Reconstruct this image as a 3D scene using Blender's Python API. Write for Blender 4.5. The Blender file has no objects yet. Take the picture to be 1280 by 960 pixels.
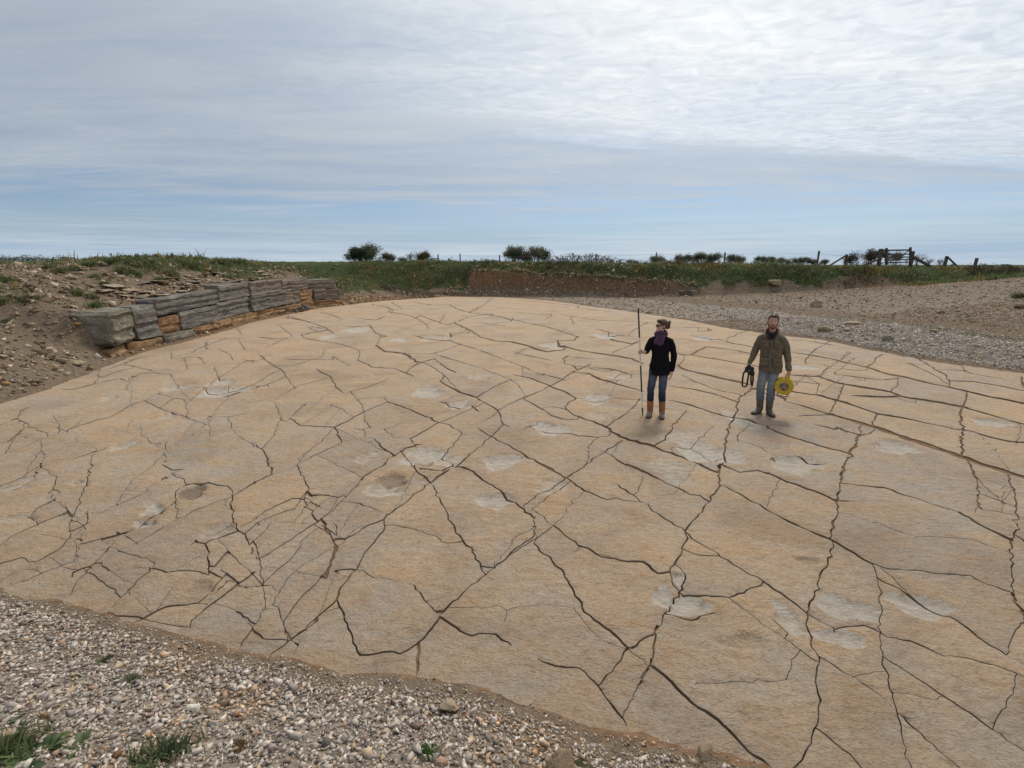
import bpy, bmesh, math, random
import numpy as np
from mathutils import Vector, Matrix, Euler
from mathutils.geometry import delaunay_2d_cdt
from math import radians, sin, cos, pi

random.seed(7); RNG = np.random.default_rng(11)
scene = bpy.context.scene
col = scene.collection

# ------------------------------------------------------------------ camera
FPX = 620.0                       # focal length in pixels of a 1280 px wide picture
PITCH = math.atan(149/620)
CAMH = 2.7
cam_d = bpy.data.cameras.new('camera'); cam = bpy.data.objects.new('camera', cam_d); col.objects.link(cam)
cam_d.sensor_width = 36; cam_d.lens = FPX/1280*36; cam_d.clip_end = 9000; cam_d.clip_start = .05
cam.location = (0, 0, CAMH); cam.rotation_euler = (pi/2-PITCH, 0, 0)
scene.camera = cam
scene.view_settings.view_transform = 'Standard'; scene.view_settings.look = 'None'
scene.view_settings.exposure = 0.42; scene.view_settings.gamma = 1

# ------------------------------------------------------------------ sun and sky
SUN_EL, SUN_AZ = radians(47), radians(24)      # azimuth measured from straight ahead towards the right
sd = bpy.data.lights.new('sun', 'SUN'); sun = bpy.data.objects.new('sun', sd); col.objects.link(sun)
sd.energy = 1.75; sd.angle = radians(13); sd.color = (1, .94, .84)
sdir = Vector((sin(SUN_AZ)*cos(SUN_EL), cos(SUN_AZ)*cos(SUN_EL), sin(SUN_EL)))
sun.rotation_euler = sdir.to_track_quat('Z', 'Y').to_euler()
sun.location = (20, 40, 60)

world = bpy.data.worlds.new('World'); scene.world = world; world.use_nodes = True
wt = world.node_tree; wt.nodes.clear()
class NT:
    """small helper to wire node trees"""
    def __init__(s, t): s.t = t
    def n(s, typ, ins=None, **kw):
        d = s.t.nodes.new(typ)
        for k, v in kw.items(): setattr(d, k, v)
        for k, v in (ins or {}).items():
            i = d.inputs[k]
            if isinstance(v, bpy.types.NodeSocket): s.t.links.new(v, i)
            else: i.default_value = v
        return d
    def math(s, op, a, b=0.0, c=None, clamp=False):
        d = s.n('ShaderNodeMath', operation=op, use_clamp=clamp)
        for i, v in enumerate((a, b, c)):
            if v is None: continue
            if isinstance(v, bpy.types.NodeSocket): s.t.links.new(v, d.inputs[i])
            else: d.inputs[i].default_value = v
        return d.outputs[0]
    def ramp(s, f, stops, interp='LINEAR'):
        d = s.n('ShaderNodeValToRGB', {'Fac': f}); cr = d.color_ramp; cr.interpolation = interp
        while len(cr.elements) < len(stops): cr.elements.new(.5)
        for e, (p, c) in zip(cr.elements, stops):
            e.position = p; e.color = (c, c, c, 1) if isinstance(c, (int, float)) else (*c, 1)
        return d.outputs['Color']
    def mix(s, f, a, b, typ='MIX'):
        d = s.n('ShaderNodeMix', data_type='RGBA', blend_type=typ)
        for i, v in ((0, f), (6, a), (7, b)):
            if isinstance(v, bpy.types.NodeSocket): s.t.links.new(v, d.inputs[i])
            else: d.inputs[i].default_value = v if i == 0 else (*v, 1) if len(v) == 3 else v
        return d.outputs[2]
    def noise(s, vec, scale, detail=4, rough=.55, dist=0.0, out=0):
        d = s.n('ShaderNodeTexNoise', {'Scale': scale, 'Detail': detail, 'Roughness': rough, 'Distortion': dist})
        if vec is not None: s.t.links.new(vec, d.inputs['Vector'])
        return d.outputs[out]
    def mapping(s, vec, sc=(1, 1, 1), rot=(0, 0, 0), loc=(0, 0, 0)):
        return s.n('ShaderNodeMapping', {'Vector': vec, 'Scale': sc, 'Rotation': rot, 'Location': loc}).outputs[0]

W = NT(wt)
sky = W.n('ShaderNodeTexSky', sky_type='NISHITA', sun_disc=False, sun_elevation=SUN_EL, sun_rotation=SUN_AZ,
          air_density=1.0, dust_density=.8, ozone_density=2.0)
geo = W.n('ShaderNodeTexCoord').outputs['Generated']
sep = W.n('ShaderNodeSeparateXYZ', {'Vector': geo})
zz = W.math('MAXIMUM', sep.outputs[2], 0.0)
zc = W.math('ADD', zz, .035)
plx = W.math('DIVIDE', sep.outputs[0], zc); ply = W.math('DIVIDE', sep.outputs[1], zc)
pl = W.n('ShaderNodeCombineXYZ', {'X': plx, 'Y': ply, 'Z': 0.0}).outputs[0]       # a flat cloud deck overhead
big = W.noise(W.mapping(pl, (.16, .42, 1), (0, 0, radians(-8))), 1.0, 5, .5, .4)
mid = W.noise(W.mapping(pl, (.55, 1.9, 1), (0, 0, radians(-6)), (3, 1, 0)), 1.0, 6, .6, .5)
rip = W.noise(W.mapping(pl, (7.0, 11, 1), (0, 0, radians(9)), (1, 2, 0)), 1.0, 3, .6, .9)
ripm = W.ramp(W.noise(W.mapping(pl, (.35, .6, 1), (0, 0, 0), (5.3, 8.1, 0)), 1, 3), [(.42, 0), (.6, 1)])
dots = W.n('ShaderNodeVectorMath', {0: geo, 1: tuple(sdir)}, operation='DOT_PRODUCT').outputs['Value']
glow = W.math('POWER', W.math('MAXIMUM', dots, 0.0), 5.0)
# cover of the deck: dense overhead, torn open towards the horizon where the blue shows through
elev = W.math('ADD', zz, W.math('MULTIPLY', W.math('SUBTRACT', mid, .5), .16))
elev = W.math('ADD', elev, W.math('MULTIPLY', W.math('SUBTRACT', big, .5), .05))
cov = W.ramp(elev, [(0.0, .80), (.035, .80), (.06, .45), (.095, .45), (.14, .88), (.25, .93), (1, .95)])
cov2 = W.math('ADD', cov, W.math('MULTIPLY', W.math('SUBTRACT', mid, .5), .55), clamp=True)
# the bright rippled sheet of cloud on the sun's side ends in a ragged edge
edg = W.math('ADD', ply, W.math('MULTIPLY', W.math('SUBTRACT', mid, .5), 1.6))
edg = W.math('ADD', edg, W.math('MULTIPLY', plx, -.22))
e1 = W.n('ShaderNodeMapRange', {'Value': edg, 'From Min': 3.75, 'From Max': 3.35}, interpolation_type='SMOOTHSTEP').outputs[0]
e2 = W.n('ShaderNodeMapRange', {'Value': plx, 'From Min': -1.4, 'From Max': .9}, interpolation_type='SMOOTHSTEP').outputs[0]
sheet = W.math('MULTIPLY', e1, e2)
lum = W.math('ADD', .365, W.math('MULTIPLY', glow, .36))
lum = W.math('ADD', lum, W.math('MULTIPLY', sheet, .13))
lum = W.math('ADD', lum, W.math('MULTIPLY', W.math('SUBTRACT', big, .5), .20))
lum = W.math('ADD', lum, W.math('MULTIPLY', W.math('SUBTRACT', mid, .5), .10))
rp = W.math('MULTIPLY', W.math('SUBTRACT', rip, .5), W.math('ADD', W.math('MULTIPLY', sheet, .28), W.math('MULTIPLY', ripm, .08)))
lum = W.math('ADD', lum, rp)
tint = W.ramp(lum, [(.25, (.78, .93, 1.12)), (.48, (.88, .98, 1.08)), (.70, (.97, 1, 1.02))])
deck = W.mix(1.0, tint, W.n('ShaderNodeCombineXYZ', {'X': lum, 'Y': lum, 'Z': lum}).outputs[0], 'MULTIPLY')
low = W.n('ShaderNodeMapRange', {'Value': zz, 'From Min': .0, 'From Max': .13}, interpolation_type='SMOOTHSTEP').outputs[0]
strk = W.noise(W.mapping(geo, (2.2, 2.2, 75), (0, radians(.6), 0)), 1.0, 4, .6, .3)
hz = W.mix(W.ramp(strk, [(.34, 0), (.66, 1)]), (.27, .375, .515), (.48, .535, .61))
deck = W.mix(low, hz, deck)             # far cloud sinks into blue sea haze
deck10 = W.n('ShaderNodeVectorMath', {0: deck, 3: 10.0}, operation='SCALE').outputs[0]
skyb = W.n('ShaderNodeVectorMath', {0: sky.outputs[0], 1: (.42, .53, .68)}, operation='MULTIPLY').outputs[0]
full = W.mix(cov2, skyb, deck10)
bg = W.n('ShaderNodeBackground', {'Color': full, 'Strength': .1})
wt.links.new(bg.outputs[0], W.n('ShaderNodeOutputWorld').inputs['Surface'])

# ------------------------------------------------------------------ helpers
def un(px, py, z=0.0):
    """a pixel of the photograph to the point where its ray meets height z"""
    u = (px-640)/FPX; v = (480-py)/FPX
    dy = cos(PITCH)+v*sin(PITCH); dz = -sin(PITCH)+v*cos(PITCH); t = (z-CAMH)/dz
    return (u*t, dy*t)
def at_y(px, py, Y):
    """a pixel to the point of its ray at distance Y"""
    u = (px-640)/FPX; v = (480-py)/FPX
    dy = cos(PITCH)+v*sin(PITCH); dz = -sin(PITCH)+v*cos(PITCH); t = Y/dy
    return (u*t, Y, CAMH+dz*t)

def _h(ix, iy, s):
    n = (ix.astype(np.int64)*374761393 + iy.astype(np.int64)*668265263 + s*1442695041) & 0x7fffffff
    n = ((n ^ (n >> 13))*1274126177) & 0x7fffffff
    n = (n ^ (n >> 16)) & 0x7fffffff
    return n/0x7fffffff
def vn(x, y, s=0):
    x = np.asarray(x, float); y = np.asarray(y, float)
    ix = np.floor(x); iy = np.floor(y); fx = x-ix; fy = y-iy
    fx = fx*fx*(3-2*fx); fy = fy*fy*(3-2*fy)
    a = _h(ix, iy, s); b = _h(ix+1, iy, s); c = _h(ix, iy+1, s); d = _h(ix+1, iy+1, s)
    return (a+(b-a)*fx)*(1-fy)+(c+(d-c)*fx)*fy
def fbm(x, y, s=0, o=4):
    r = 0; a = .5; t = 0
    x = np.asarray(x, float); y = np.asarray(y, float)
    for i in range(o):
        r = r+a*vn(x, y, s+i*17); t += a; a *= .5; x = x*2.03+7.1; y = y*2.03+3.7
    return r/t-.5
def sst(a, b, x):
    t = np.clip((np.asarray(x, float)-a)/(b-a), 0, 1); return t*t*(3-2*t)

def tag(o, label=None, cat=None, group=None, kind=None):
    if label: o['label'] = label
    if cat: o['category'] = cat
    if group: o['group'] = group
    if kind: o['kind'] = kind
    return o
def mesh_obj(name, verts, faces, mat=None, parent=None, smooth=False):
    me = bpy.data.meshes.new(name); me.from_pydata([tuple(map(float, v)) for v in verts], [], [tuple(map(int, f)) for f in faces]); me.update()
    if mat: me.materials.append(mat)
    if smooth: me.polygons.foreach_set('use_smooth', [True]*len(me.polygons))
    o = bpy.data.objects.new(name, me); col.objects.link(o)
    if parent: o.parent = parent
    return o
def fast_tris(name, V, T, mat, colors=None, smooth=False):
    """numpy arrays to a triangle mesh; colors = one rgb for each vertex"""
    me = bpy.data.meshes.new(name)
    me.vertices.add(len(V)); me.vertices.foreach_set('co', np.ascontiguousarray(V, np.float32).ravel())
    me.loops.add(len(T)*3); me.loops.foreach_set('vertex_index', np.ascontiguousarray(T, np.int32).ravel())
    me.polygons.add(len(T)); me.polygons.foreach_set('loop_start', np.arange(0, len(T)*3, 3, dtype=np.int32))
    me.polygons.foreach_set('loop_total', np.full(len(T), 3, np.int32))
    if smooth: me.polygons.foreach_set('use_smooth', np.ones(len(T), bool))
    me.update(calc_edges=True); me.validate()
    if colors is not None:
        a = me.color_attributes.new('tone', 'FLOAT_COLOR', 'POINT')
        c = np.ones((len(V), 4), np.float32); c[:, :3] = colors; a.data.foreach_set('color', c.ravel())
    me.materials.append(mat)
    o = bpy.data.objects.new(name, me); col.objects.link(o)
    return o
def empty(name, loc=(0, 0, 0), rz=0, parent=None):
    o = bpy.data.objects.new(name, None); col.objects.link(o); o.location = loc; o.rotation_euler = (0, 0, rz)
    o.empty_display_size = .1
    if parent: o.parent = parent
    return o
def box(bm, c, s, M=None):
    m = Matrix.Translation(c) @ (M or Matrix()) @ Matrix.Diagonal((s[0], s[1], s[2], 1))
    return bmesh.ops.create_cube(bm, size=1, matrix=m)['verts']
def beam(bm, a, b, w, h=None):
    a = Vector(a); b = Vector(b); d = b-a
    q = d.to_track_quat('Z', 'Y').to_matrix().to_4x4()
    return box(bm, (a+b)/2, (w, h or w, d.length), q)
def tube(bm, pts, r, seg=6, cap=True):
    pts = [Vector(p) for p in pts]; rs = r if isinstance(r, (list, tuple)) else [r]*len(pts)
    rings = []
    for i, p in enumerate(pts):
        d = (pts[min(i+1, len(pts)-1)]-pts[max(i-1, 0)]).normalized()
        q = d.to_track_quat('Z', 'Y')
        rings.append([bm.verts.new(p+q @ Vector((cos(2*pi*k/seg)*rs[i], sin(2*pi*k/seg)*rs[i], 0))) for k in range(seg)])
    for i in range(len(rings)-1):
        for k in range(seg):
            bm.faces.new((rings[i][k], rings[i][(k+1) % seg], rings[i+1][(k+1) % seg], rings[i+1][k]))
    if cap: bm.faces.new(rings[0][::-1]); bm.faces.new(rings[-1])
def bm_obj(name, bm, mat, parent=None, smooth=False):
    bmesh.ops.recalc_face_normals(bm, faces=bm.faces[:])
    me = bpy.data.meshes.new(name); bm.to_mesh(me); bm.free(); me.materials.append(mat)
    if smooth: me.polygons.foreach_set('use_smooth', [True]*len(me.polygons))
    o = bpy.data.objects.new(name, me); col.objects.link(o)
    if parent: o.parent = parent
    return o

# ------------------------------------------------------------------ materials
def new_mat(name, rough=.9, spec=.2):
    m = bpy.data.materials.new(name); m.use_nodes = True; t = m.node_tree
    b = t.nodes['Principled BSDF']; b.inputs['Roughness'].default_value = rough
    b.inputs['Specular IOR Level'].default_value = spec
    return m, NT(t), b
def bump(N, b, h, strength=.4, dist=.01):
    N.t.links.new(N.n('ShaderNodeBump', {'Height': h, 'Strength': strength, 'Distance': dist}).outputs[0], b.inputs['Normal'])
def plain(name, c, rough=.8, spec=.25, var=.25, scale=12, bs=.25, bd=.004):
    """a colour broken up by noise, with fine relief"""
    m, N, b = new_mat(name, rough, spec)
    co = N.n('ShaderNodeTexCoord').outputs['Object']
    n = N.noise(co, scale, 5, .6)
    f = N.ramp(n, [(.3, 1-var), (.7, 1+var)])
    N.t.links.new(N.mix(1.0, (*c, 1), f, 'MULTIPLY'), b.inputs['Base Color'])
    bump(N, b, N.noise(co, scale*5, 4, .6), bs, bd)
    return m

# bedding plane of limestone
def slab_material():
    m, N, b = new_mat('limestone_bedding', .85, .22)
    co = N.n('ShaderNodeTexCoord').outputs['Object']
    streak = N.mapping(co, (1.0, 1.7, 1), (0, 0, radians(24)))
    a = N.noise(co, .22, 4, .5, .4)
    b1 = N.noise(streak, 1.6, 6, .62, .6)
    c1 = N.noise(streak, 9, 7, .7, .5)
    d1 = N.noise(streak, 42, 5, .72)
    base = N.mix(N.ramp(a, [(.36, 0), (.66, 1)]), (.375, .318, .262), (.435, .312, .200))
    base = N.mix(N.ramp(b1, [(.40, 0), (.64, .9)]), base, (.430, .295, .175))
    base = N.mix(N.ramp(b1, [(.26, .5), (.42, 0)]), base, (.33, .29, .245))
    base = N.mix(N.ramp(c1, [(.48, 0), (.75, .75)]), base, (.44, .385, .315))
    base = N.mix(N.ramp(c1, [(.26, .85), (.46, 0)]), base, (.24, .17, .115))
    base = N.mix(N.ramp(d1, [(.30, .80), (.5, 0)]), base, (.20, .15, .105))
    e5 = N.noise(co, 17, 3, .6, .8)
    base = N.mix(N.ramp(e5, [(.60, 0), (.72, .55)]), base, (.235, .17, .11))
    base = N.mix(N.ramp(d1, [(.55, 0), (.78, .5)]), base, (.52, .45, .365))
    grey = N.noise(streak, 3.1, 6, .7, .7)
    base = N.mix(N.ramp(grey, [(.56, 0), (.72, .55)]), base, (.36, .33, .295))
    rnd = N.n('ShaderNodeObjectInfo').outputs['Random']
    base = N.mix(1.0, base, N.ramp(rnd, [(0, (.92, .92, .94)), (.5, (1, 1, 1)), (1, (1.07, 1.03, .97))]), 'MULTIPLY')
    base = N.mix(1.0, base, (1.18, 1.13, 1.085), 'MULTIPLY')
    st = N.noise(co, .75, 5, .6, .8)
    base = N.mix(1.0, base, N.ramp(st, [(.32, (.82, .80, .79)), (.52, (1, 1, 1)), (.70, (1.08, 1.06, 1.02))]), 'MULTIPLY')
    rim = N.n('ShaderNodeAttribute', attribute_name='rim').outputs['Fac']
    rm = N.ramp(N.math('ADD', N.math('MULTIPLY', rim, .8), N.math('MULTIPLY', N.math('SUBTRACT', b1, .5), 1.1)), [(.25, 0), (.75, .32)])
    base = N.mix(rm, base, N.mix(c1, (.27, .225, .18), (.40, .345, .28)))      # bleached margins along the joints
    at = N.n('ShaderNodeAttribute', attribute_name='tone')
    s3 = N.n('ShaderNodeSeparateColor', {'Color': at.outputs['Color']})
    pm = N.math('ADD', s3.outputs[0], N.math('MULTIPLY', N.math('SUBTRACT', c1, .5), 1.3))
    pm = N.ramp(pm, [(.28, 0), (.80, .9)])
    pale = N.mix(N.ramp(c1, [(.3, 0), (.7, 1)]), (.40, .335, .26), (.61, .545, .465))
    base = N.mix(pm, base, pale)
    dm = N.ramp(N.math('ADD', s3.outputs[1], N.math('MULTIPLY', N.math('SUBTRACT', c1, .5), .5)), [(.35, 0), (.9, .7)])
    base = N.mix(dm, base, (.20, .155, .11))
    base = N.mix(s3.outputs[2], base, (.205, .125, .068))      # soil clinging to the joint walls
    N.t.links.new(base, b.inputs['Base Color'])
    h = N.math('ADD', N.math('MULTIPLY', c1, .8), N.math('MULTIPLY', d1, .45))
    h = N.math('ADD', h, N.math('MULTIPLY', b1, 1.3))
    bump(N, b, h, 1.0, .050)
    return m
M_SLAB = slab_material()

def ground_material():
    m, N, b = new_mat('earth_and_rubble', .95, .1)
    co = N.n('ShaderNodeTexCoord').outputs['Object']
    s3 = N.n('ShaderNodeSeparateColor', {'Color': N.n('ShaderNodeAttribute', attribute_name='tone').outputs['Color']})
    n1 = N.noise(co, 1.3, 6, .65); n2 = N.noise(co, 9, 6, .7); n3 = N.noise(co, 45, 4, .7)
    soil = N.mix(N.ramp(n2, [(.3, 0), (.7, 1)]), (.105, .070, .045), (.235, .175, .120))
    soil = N.mix(N.ramp(n3, [(.55, 0), (.7, .7)]), soil, (.32, .27, .21))
    red = N.mix(N.ramp(n2, [(.3, 0), (.7, 1)]), (.125, .068, .038), (.30, .178, .096))
    c = N.mix(N.ramp(N.math('ADD', s3.outputs[2], N.math('MULTIPLY', N.math('SUBTRACT', n1, .5), .5)), [(.3, 0), (.7, 1)]), soil, red)
    vor = N.n('ShaderNodeTexVoronoi', {'Vector': co, 'Scale': 26.0}).outputs['Color']
    vs = N.n('ShaderNodeSeparateColor', {'Color': vor}).outputs[0]
    grav = N.mix(vs, (.15, .12, .09), (.38, .325, .265))
    c = N.mix(N.ramp(N.math('ADD', s3.outputs[1], N.math('MULTIPLY', N.math('SUBTRACT', n2, .5), .6)), [(.35, 0), (.7, 1)]), c, grav)
    gr = N.mix(N.ramp(n2, [(.3, 0), (.7, 1)]), (.030, .045, .016), (.085, .105, .040))
    gr = N.mix(N.ramp(n1, [(.5, 0), (.7, .6)]), gr, (.13, .12, .055))
    c = N.mix(N.ramp(N.math('ADD', s3.outputs[0], N.math('MULTIPLY', N.math('SUBTRACT', n2, .5), .8)), [(.38, 0), (.62, 1)]), c, gr)
    N.t.links.new(c, b.inputs['Base Color'])
    bump(N, b, N.math('ADD', n2, N.math('MULTIPLY', n3, .4)), .8, .05)
    return m
M_GROUND = ground_material()

def tone_mat(name, rough=.92, scale=30, bs=.5, bd=.006, var=.25, spec=.12, transl=0):
    """colour comes from the mesh's tone attribute (one colour for each stone or blade)"""
    m, N, b = new_mat(name, rough, spec)
    at = N.n('ShaderNodeAttribute', attribute_name='tone').outputs['Color']
    co = N.n('ShaderNodeTexCoord').outputs['Object']
    n = N.noise(co, scale, 4, .65)
    c = N.mix(1.0, at, N.ramp(n, [(.25, 1-var), (.75, 1+var)]), 'MULTIPLY')
    N.t.links.new(c, b.inputs['Base Color'])
    bump(N, b, n, bs, bd)
    if transl:
        tr = N.n('ShaderNodeBsdfTranslucent', {'Color': c}); mx = N.n('ShaderNodeMixShader', {0: transl, 1: b.outputs[0], 2: tr.outputs[0]})
        N.t.links.new(mx.outputs[0], N.t.nodes['Material Output'].inputs['Surface'])
    return m
M_STONE = tone_mat('loose_stone')
M_STONE_NEAR = tone_mat('near_stone', .9, 70, .6, .003, .3)
M_LEAF = tone_mat('leaf_and_blade', .7, 8, .1, .002, .2, .2, .4)

def rock_mat(name, cols, streak=(1, 1, 7)):
    """bedded rock: horizontal streaks of the given colours"""
    m, N, b = new_mat(name, .92, .15)
    co = N.n('ShaderNodeTexCoord').outputs['Object']
    sv = N.mapping(co, streak)
    n1 = N.noise(sv, 1.6, 6, .65, .6); n2 = N.noise(co, 14, 5, .7); n3 = N.noise(co, 2.3, 4, .6)
    c = N.ramp(n1, [(.30, cols[0]), (.47, cols[1]), (.60, cols[2]), (.72, cols[3])])
    c = N.mix(N.ramp(n3, [(.5, 0), (.72, .6)]), c, cols[4])
    c = N.mix(1.0, c, N.ramp(n2, [(.25, .65), (.75, 1.25)]), 'MULTIPLY')
    N.t.links.new(c, b.inputs['Base Color'])
    bump(N, b, N.math('ADD', n1, N.math('MULTIPLY', n2, .5)), .9, .05)
    return m
M_GREYBED = rock_mat('grey_bed', [(.095, .085, .076), (.15, .135, .12), (.235, .215, .19), (.40, .37, .32), (.20, .15, .10)])
M_UPPERBED = rock_mat('upper_bed', [(.11, .09, .075), (.19, .155, .125), (.28, .235, .19), (.40, .35, .28), (.17, .12, .08)])
M_ORANGE = rock_mat('orange_bed', [(.14, .085, .05), (.26, .155, .08), (.36, .225, .115), (.42, .32, .20), (.20, .14, .09)], (1, 1, 2.5))
M_BLOCK = rock_mat('mossy_block', [(.12, .105, .08), (.19, .165, .125), (.27, .235, .185), (.36, .32, .26), (.15, .14, .085)], (1, 1, 3))
M_BUFF = rock_mat('buff_stone', [(.22, .16, .10), (.36, .27, .18), (.46, .36, .25), (.56, .47, .36), (.30, .20, .11)], (1, 1, 2))
M_BROWN = rock_mat('brown_stone', [(.17, .12, .075), (.26, .19, .12), (.33, .24, .15), (.42, .33, .22), (.22, .16, .10)], (3, 3, 6))
# ------------------------------------------------------------------ the lie of the land
EDGE_L = [(-9.6, 6.2), (-10.15, 8.0)]+[un(*p) for p in [(0, 505), (60, 487), (120, 462), (180, 440), (240, 425), (320, 402), (400, 385), (480, 376)]]
EDGE_F = [un(480, 376), un(560, 370.5), un(620, 371), un(668, 374)]
EDGE_R = [un(668, 374)]+[un(*p) for p in [(700, 377), (740, 383), (800, 391), (860, 400), (900, 408), (960, 417), (1030, 424), (1080, 435), (1160, 450), (1240, 461), (1280, 466)]]+[(13.7, 9.5), (13.2, 5.0), (11.0, 2.6)]
EDGE_N = [(11.0, 2.6), (6.0, 1.75), (2.2, 1.95)]+[un(*p) for p in [(940, 960), (860, 945), (760, 925), (700, 895), (620, 868), (530, 848), (420, 840), (310, 818), (230, 800), (170, 785), (130, 770), (60, 755), (0, 735)]]+[(-7.0, 4.5), (-9.6, 6.2)]
OUTLINE = np.array(EDGE_L[:-1]+EDGE_F[:-1]+EDGE_R[:-1]+EDGE_N[:-1])
def pdist(x, y, pl):
    pl = np.array(pl); r = np.full(np.shape(x), 1e9)
    for a, b in zip(pl[:-1], pl[1:]):
        ab = b-a; t = np.clip(((x-a[0])*ab[0]+(y-a[1])*ab[1])/(ab @ ab), 0, 1)
        r = np.minimum(r, np.hypot(x-a[0]-t*ab[0], y-a[1]-t*ab[1]))
    return r
def inside(x, y, P):
    r = np.zeros(np.shape(x), bool); n = len(P)
    for i in range(n):
        x1, y1 = P[i]; x2, y2 = P[(i+1) % n]
        c = (y1 > y) != (y2 > y)
        with np.errstate(divide='ignore', invalid='ignore'):
            r ^= c & (x < (x2-x1)*(y-y1)/(y2-y1)+x1)
    return r
BANK_X = [-40, -14, -10, -3.9, 0, 4, 11.5, 20, 30, 45, 80]
BANK_Y = [47, 47, 46.5, 44.9, 44.4, 43, 38.6, 36.2, 34, 30, 24]
TOP_X = [-40, -10, 0, 12, 22, 32, 38, 60]
TOP_Z = [2.95, 2.95, 2.80, 2.66, 2.56, 2.36, 2.1, 2.0]
FIELD = 2.32
def surf(x, y):
    """the gently uneven bedding plane"""
    x = np.asarray(x, float); y = np.asarray(y, float)
    return .07*fbm(x*.28, y*.28, 3, 3)+.022*fbm(x*1.5, y*1.5, 9, 2)
# hollow tracks and flaked patches: x, y, half width, half height, depth, paleness, darkness
PATCH = [(628, 578, 25, 10, .045, 1, 0), (530, 569, 26, 13, .03, .8, 0), (563, 577, 17, 9, .02, .7, 0), (688, 536, 25, 9, .04, .9, 0),
 (884, 566, 42, 13, .035, 1, 0), (850, 548, 30, 8, .01, .6, 0), (994, 581, 36, 11, .05, 1, 0), (1121, 559, 26, 9, .04, .85, 0), (618, 626, 22, 11, .03, .75, 0),
 (478, 612, 26, 9, .03, .7, 0), (490, 600, 22, 8, .04, 0, .8), (838, 588, 30, 16, .008, .5, 0), (862, 757, 30, 12, .030, 1.1, 0), (829, 746, 13, 15, .02, 1.1, 0),
 (848, 724, 8, 10, .02, 1, 0), (1058, 758, 34, 19, .025, .85, 0), (1050, 795, 32, 12, .022, .95, 0), (1150, 757, 42, 15, .03, .85, 0), (986, 772, 16, 22, .02, .8, 0),
 (278, 489, 28, 7, .05, .8, 0), (275, 478, 14, 5, .04, .7, 0), (448, 412, 16, 4, .05, .9, 0), (412, 421, 12, 3, .03, .8, 0), (535, 489, 22, 7, .05, .9, 0), (572, 506, 16, 5, .04, .8, 0),
 (746, 498, 18, 7, .04, .8, 0), (775, 470, 14, 5, .03, .6, 0), (180, 655, 13, 6, .03, .9, 0), (190, 637, 14, 8, .03, .8, 0), (240, 614, 18, 9, .05, 0, .9), (270, 663, 22, 9, .03, .5, 0),
 (205, 521, 13, 5, .04, .7, 0), (222, 484, 14, 5, .04, .7, 0), (545, 422, 22, 5, .05, .5, 0), (500, 424, 12, 3, .03, .7, 0), (690, 432, 16, 4, .04, .8, 0), (757, 420, 18, 3, .05, .9, 0),
 (880, 423, 16, 3, .04, 1, 0), (460, 570, 16, 9, .03, .5, 0), (1240, 528, 22, 6, .03, .8, 0), (998, 458, 24, 4, .03, .9, 0), (135, 498, 8, 4, .03, .6, 0), (250, 735, 20, 9, .02, 0, .6),
 (155, 557, 12, 6, .03, .7, 0), (10, 612, 22, 5, .02, .6, 0), (20, 650, 26, 7, .02, .5, 0), (100, 605, 12, 4, .02, .5, 0), (750, 520, 14, 6, .02, .5, 0), (925, 525, 16, 14, .01, .7, 0), (600, 470, 20, 5, .03, .5, 0),
 (690, 608, 24, 9, .02, .5, 0), (930, 800, 30, 12, .02, 0, .5), (1010, 700, 14, 6, .02, 0, .5)]
PT = []
for i, (cx, cy, rx, ry, dep, pa, da) in enumerate(PATCH):
    x0, y0 = un(cx, cy); yt = un(cx, cy-ry)[1]; yb = un(cx, cy+ry)[1]
    PT.append((x0, y0, rx*(y0*cos(PITCH)+CAMH*sin(PITCH))/FPX, (yt-yb)/2, dep, pa, da, i))
def patch_r(x, y, p):
    dx = (x-p[0])/p[2]; dy = (y-p[1])/p[3]; a = np.arctan2(dy, dx)
    lob = 1+.16*np.sin(a*2+p[7])+.13*np.sin(a*3+p[7]*2.3)+.09*np.sin(a*5+p[7]*1.7)+.05*np.sin(a*9+p[7])
    return np.hypot(dx, dy)/lob
def patches(x, y):
    z = np.zeros_like(x); pale = np.zeros_like(x); dark = np.zeros_like(x)
    for p in PT:
        m = (np.abs(x-p[0]) < p[2]*2) & (np.abs(y-p[1]) < p[3]*2)
        if not m.any(): continue
        r = patch_r(x[m], y[m], p)
        z[m] += -1.15*p[4]*(1-sst(.66, 1.02, r))+.30*p[4]*np.exp(-((r-1.2)/.16)**2)
        k = 1-sst(.86, 1.06, r)
        pale[m] = np.maximum(pale[m], p[5]*k); dark[m] = np.maximum(dark[m], p[6]*k)
    return z, pale, dark

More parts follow.
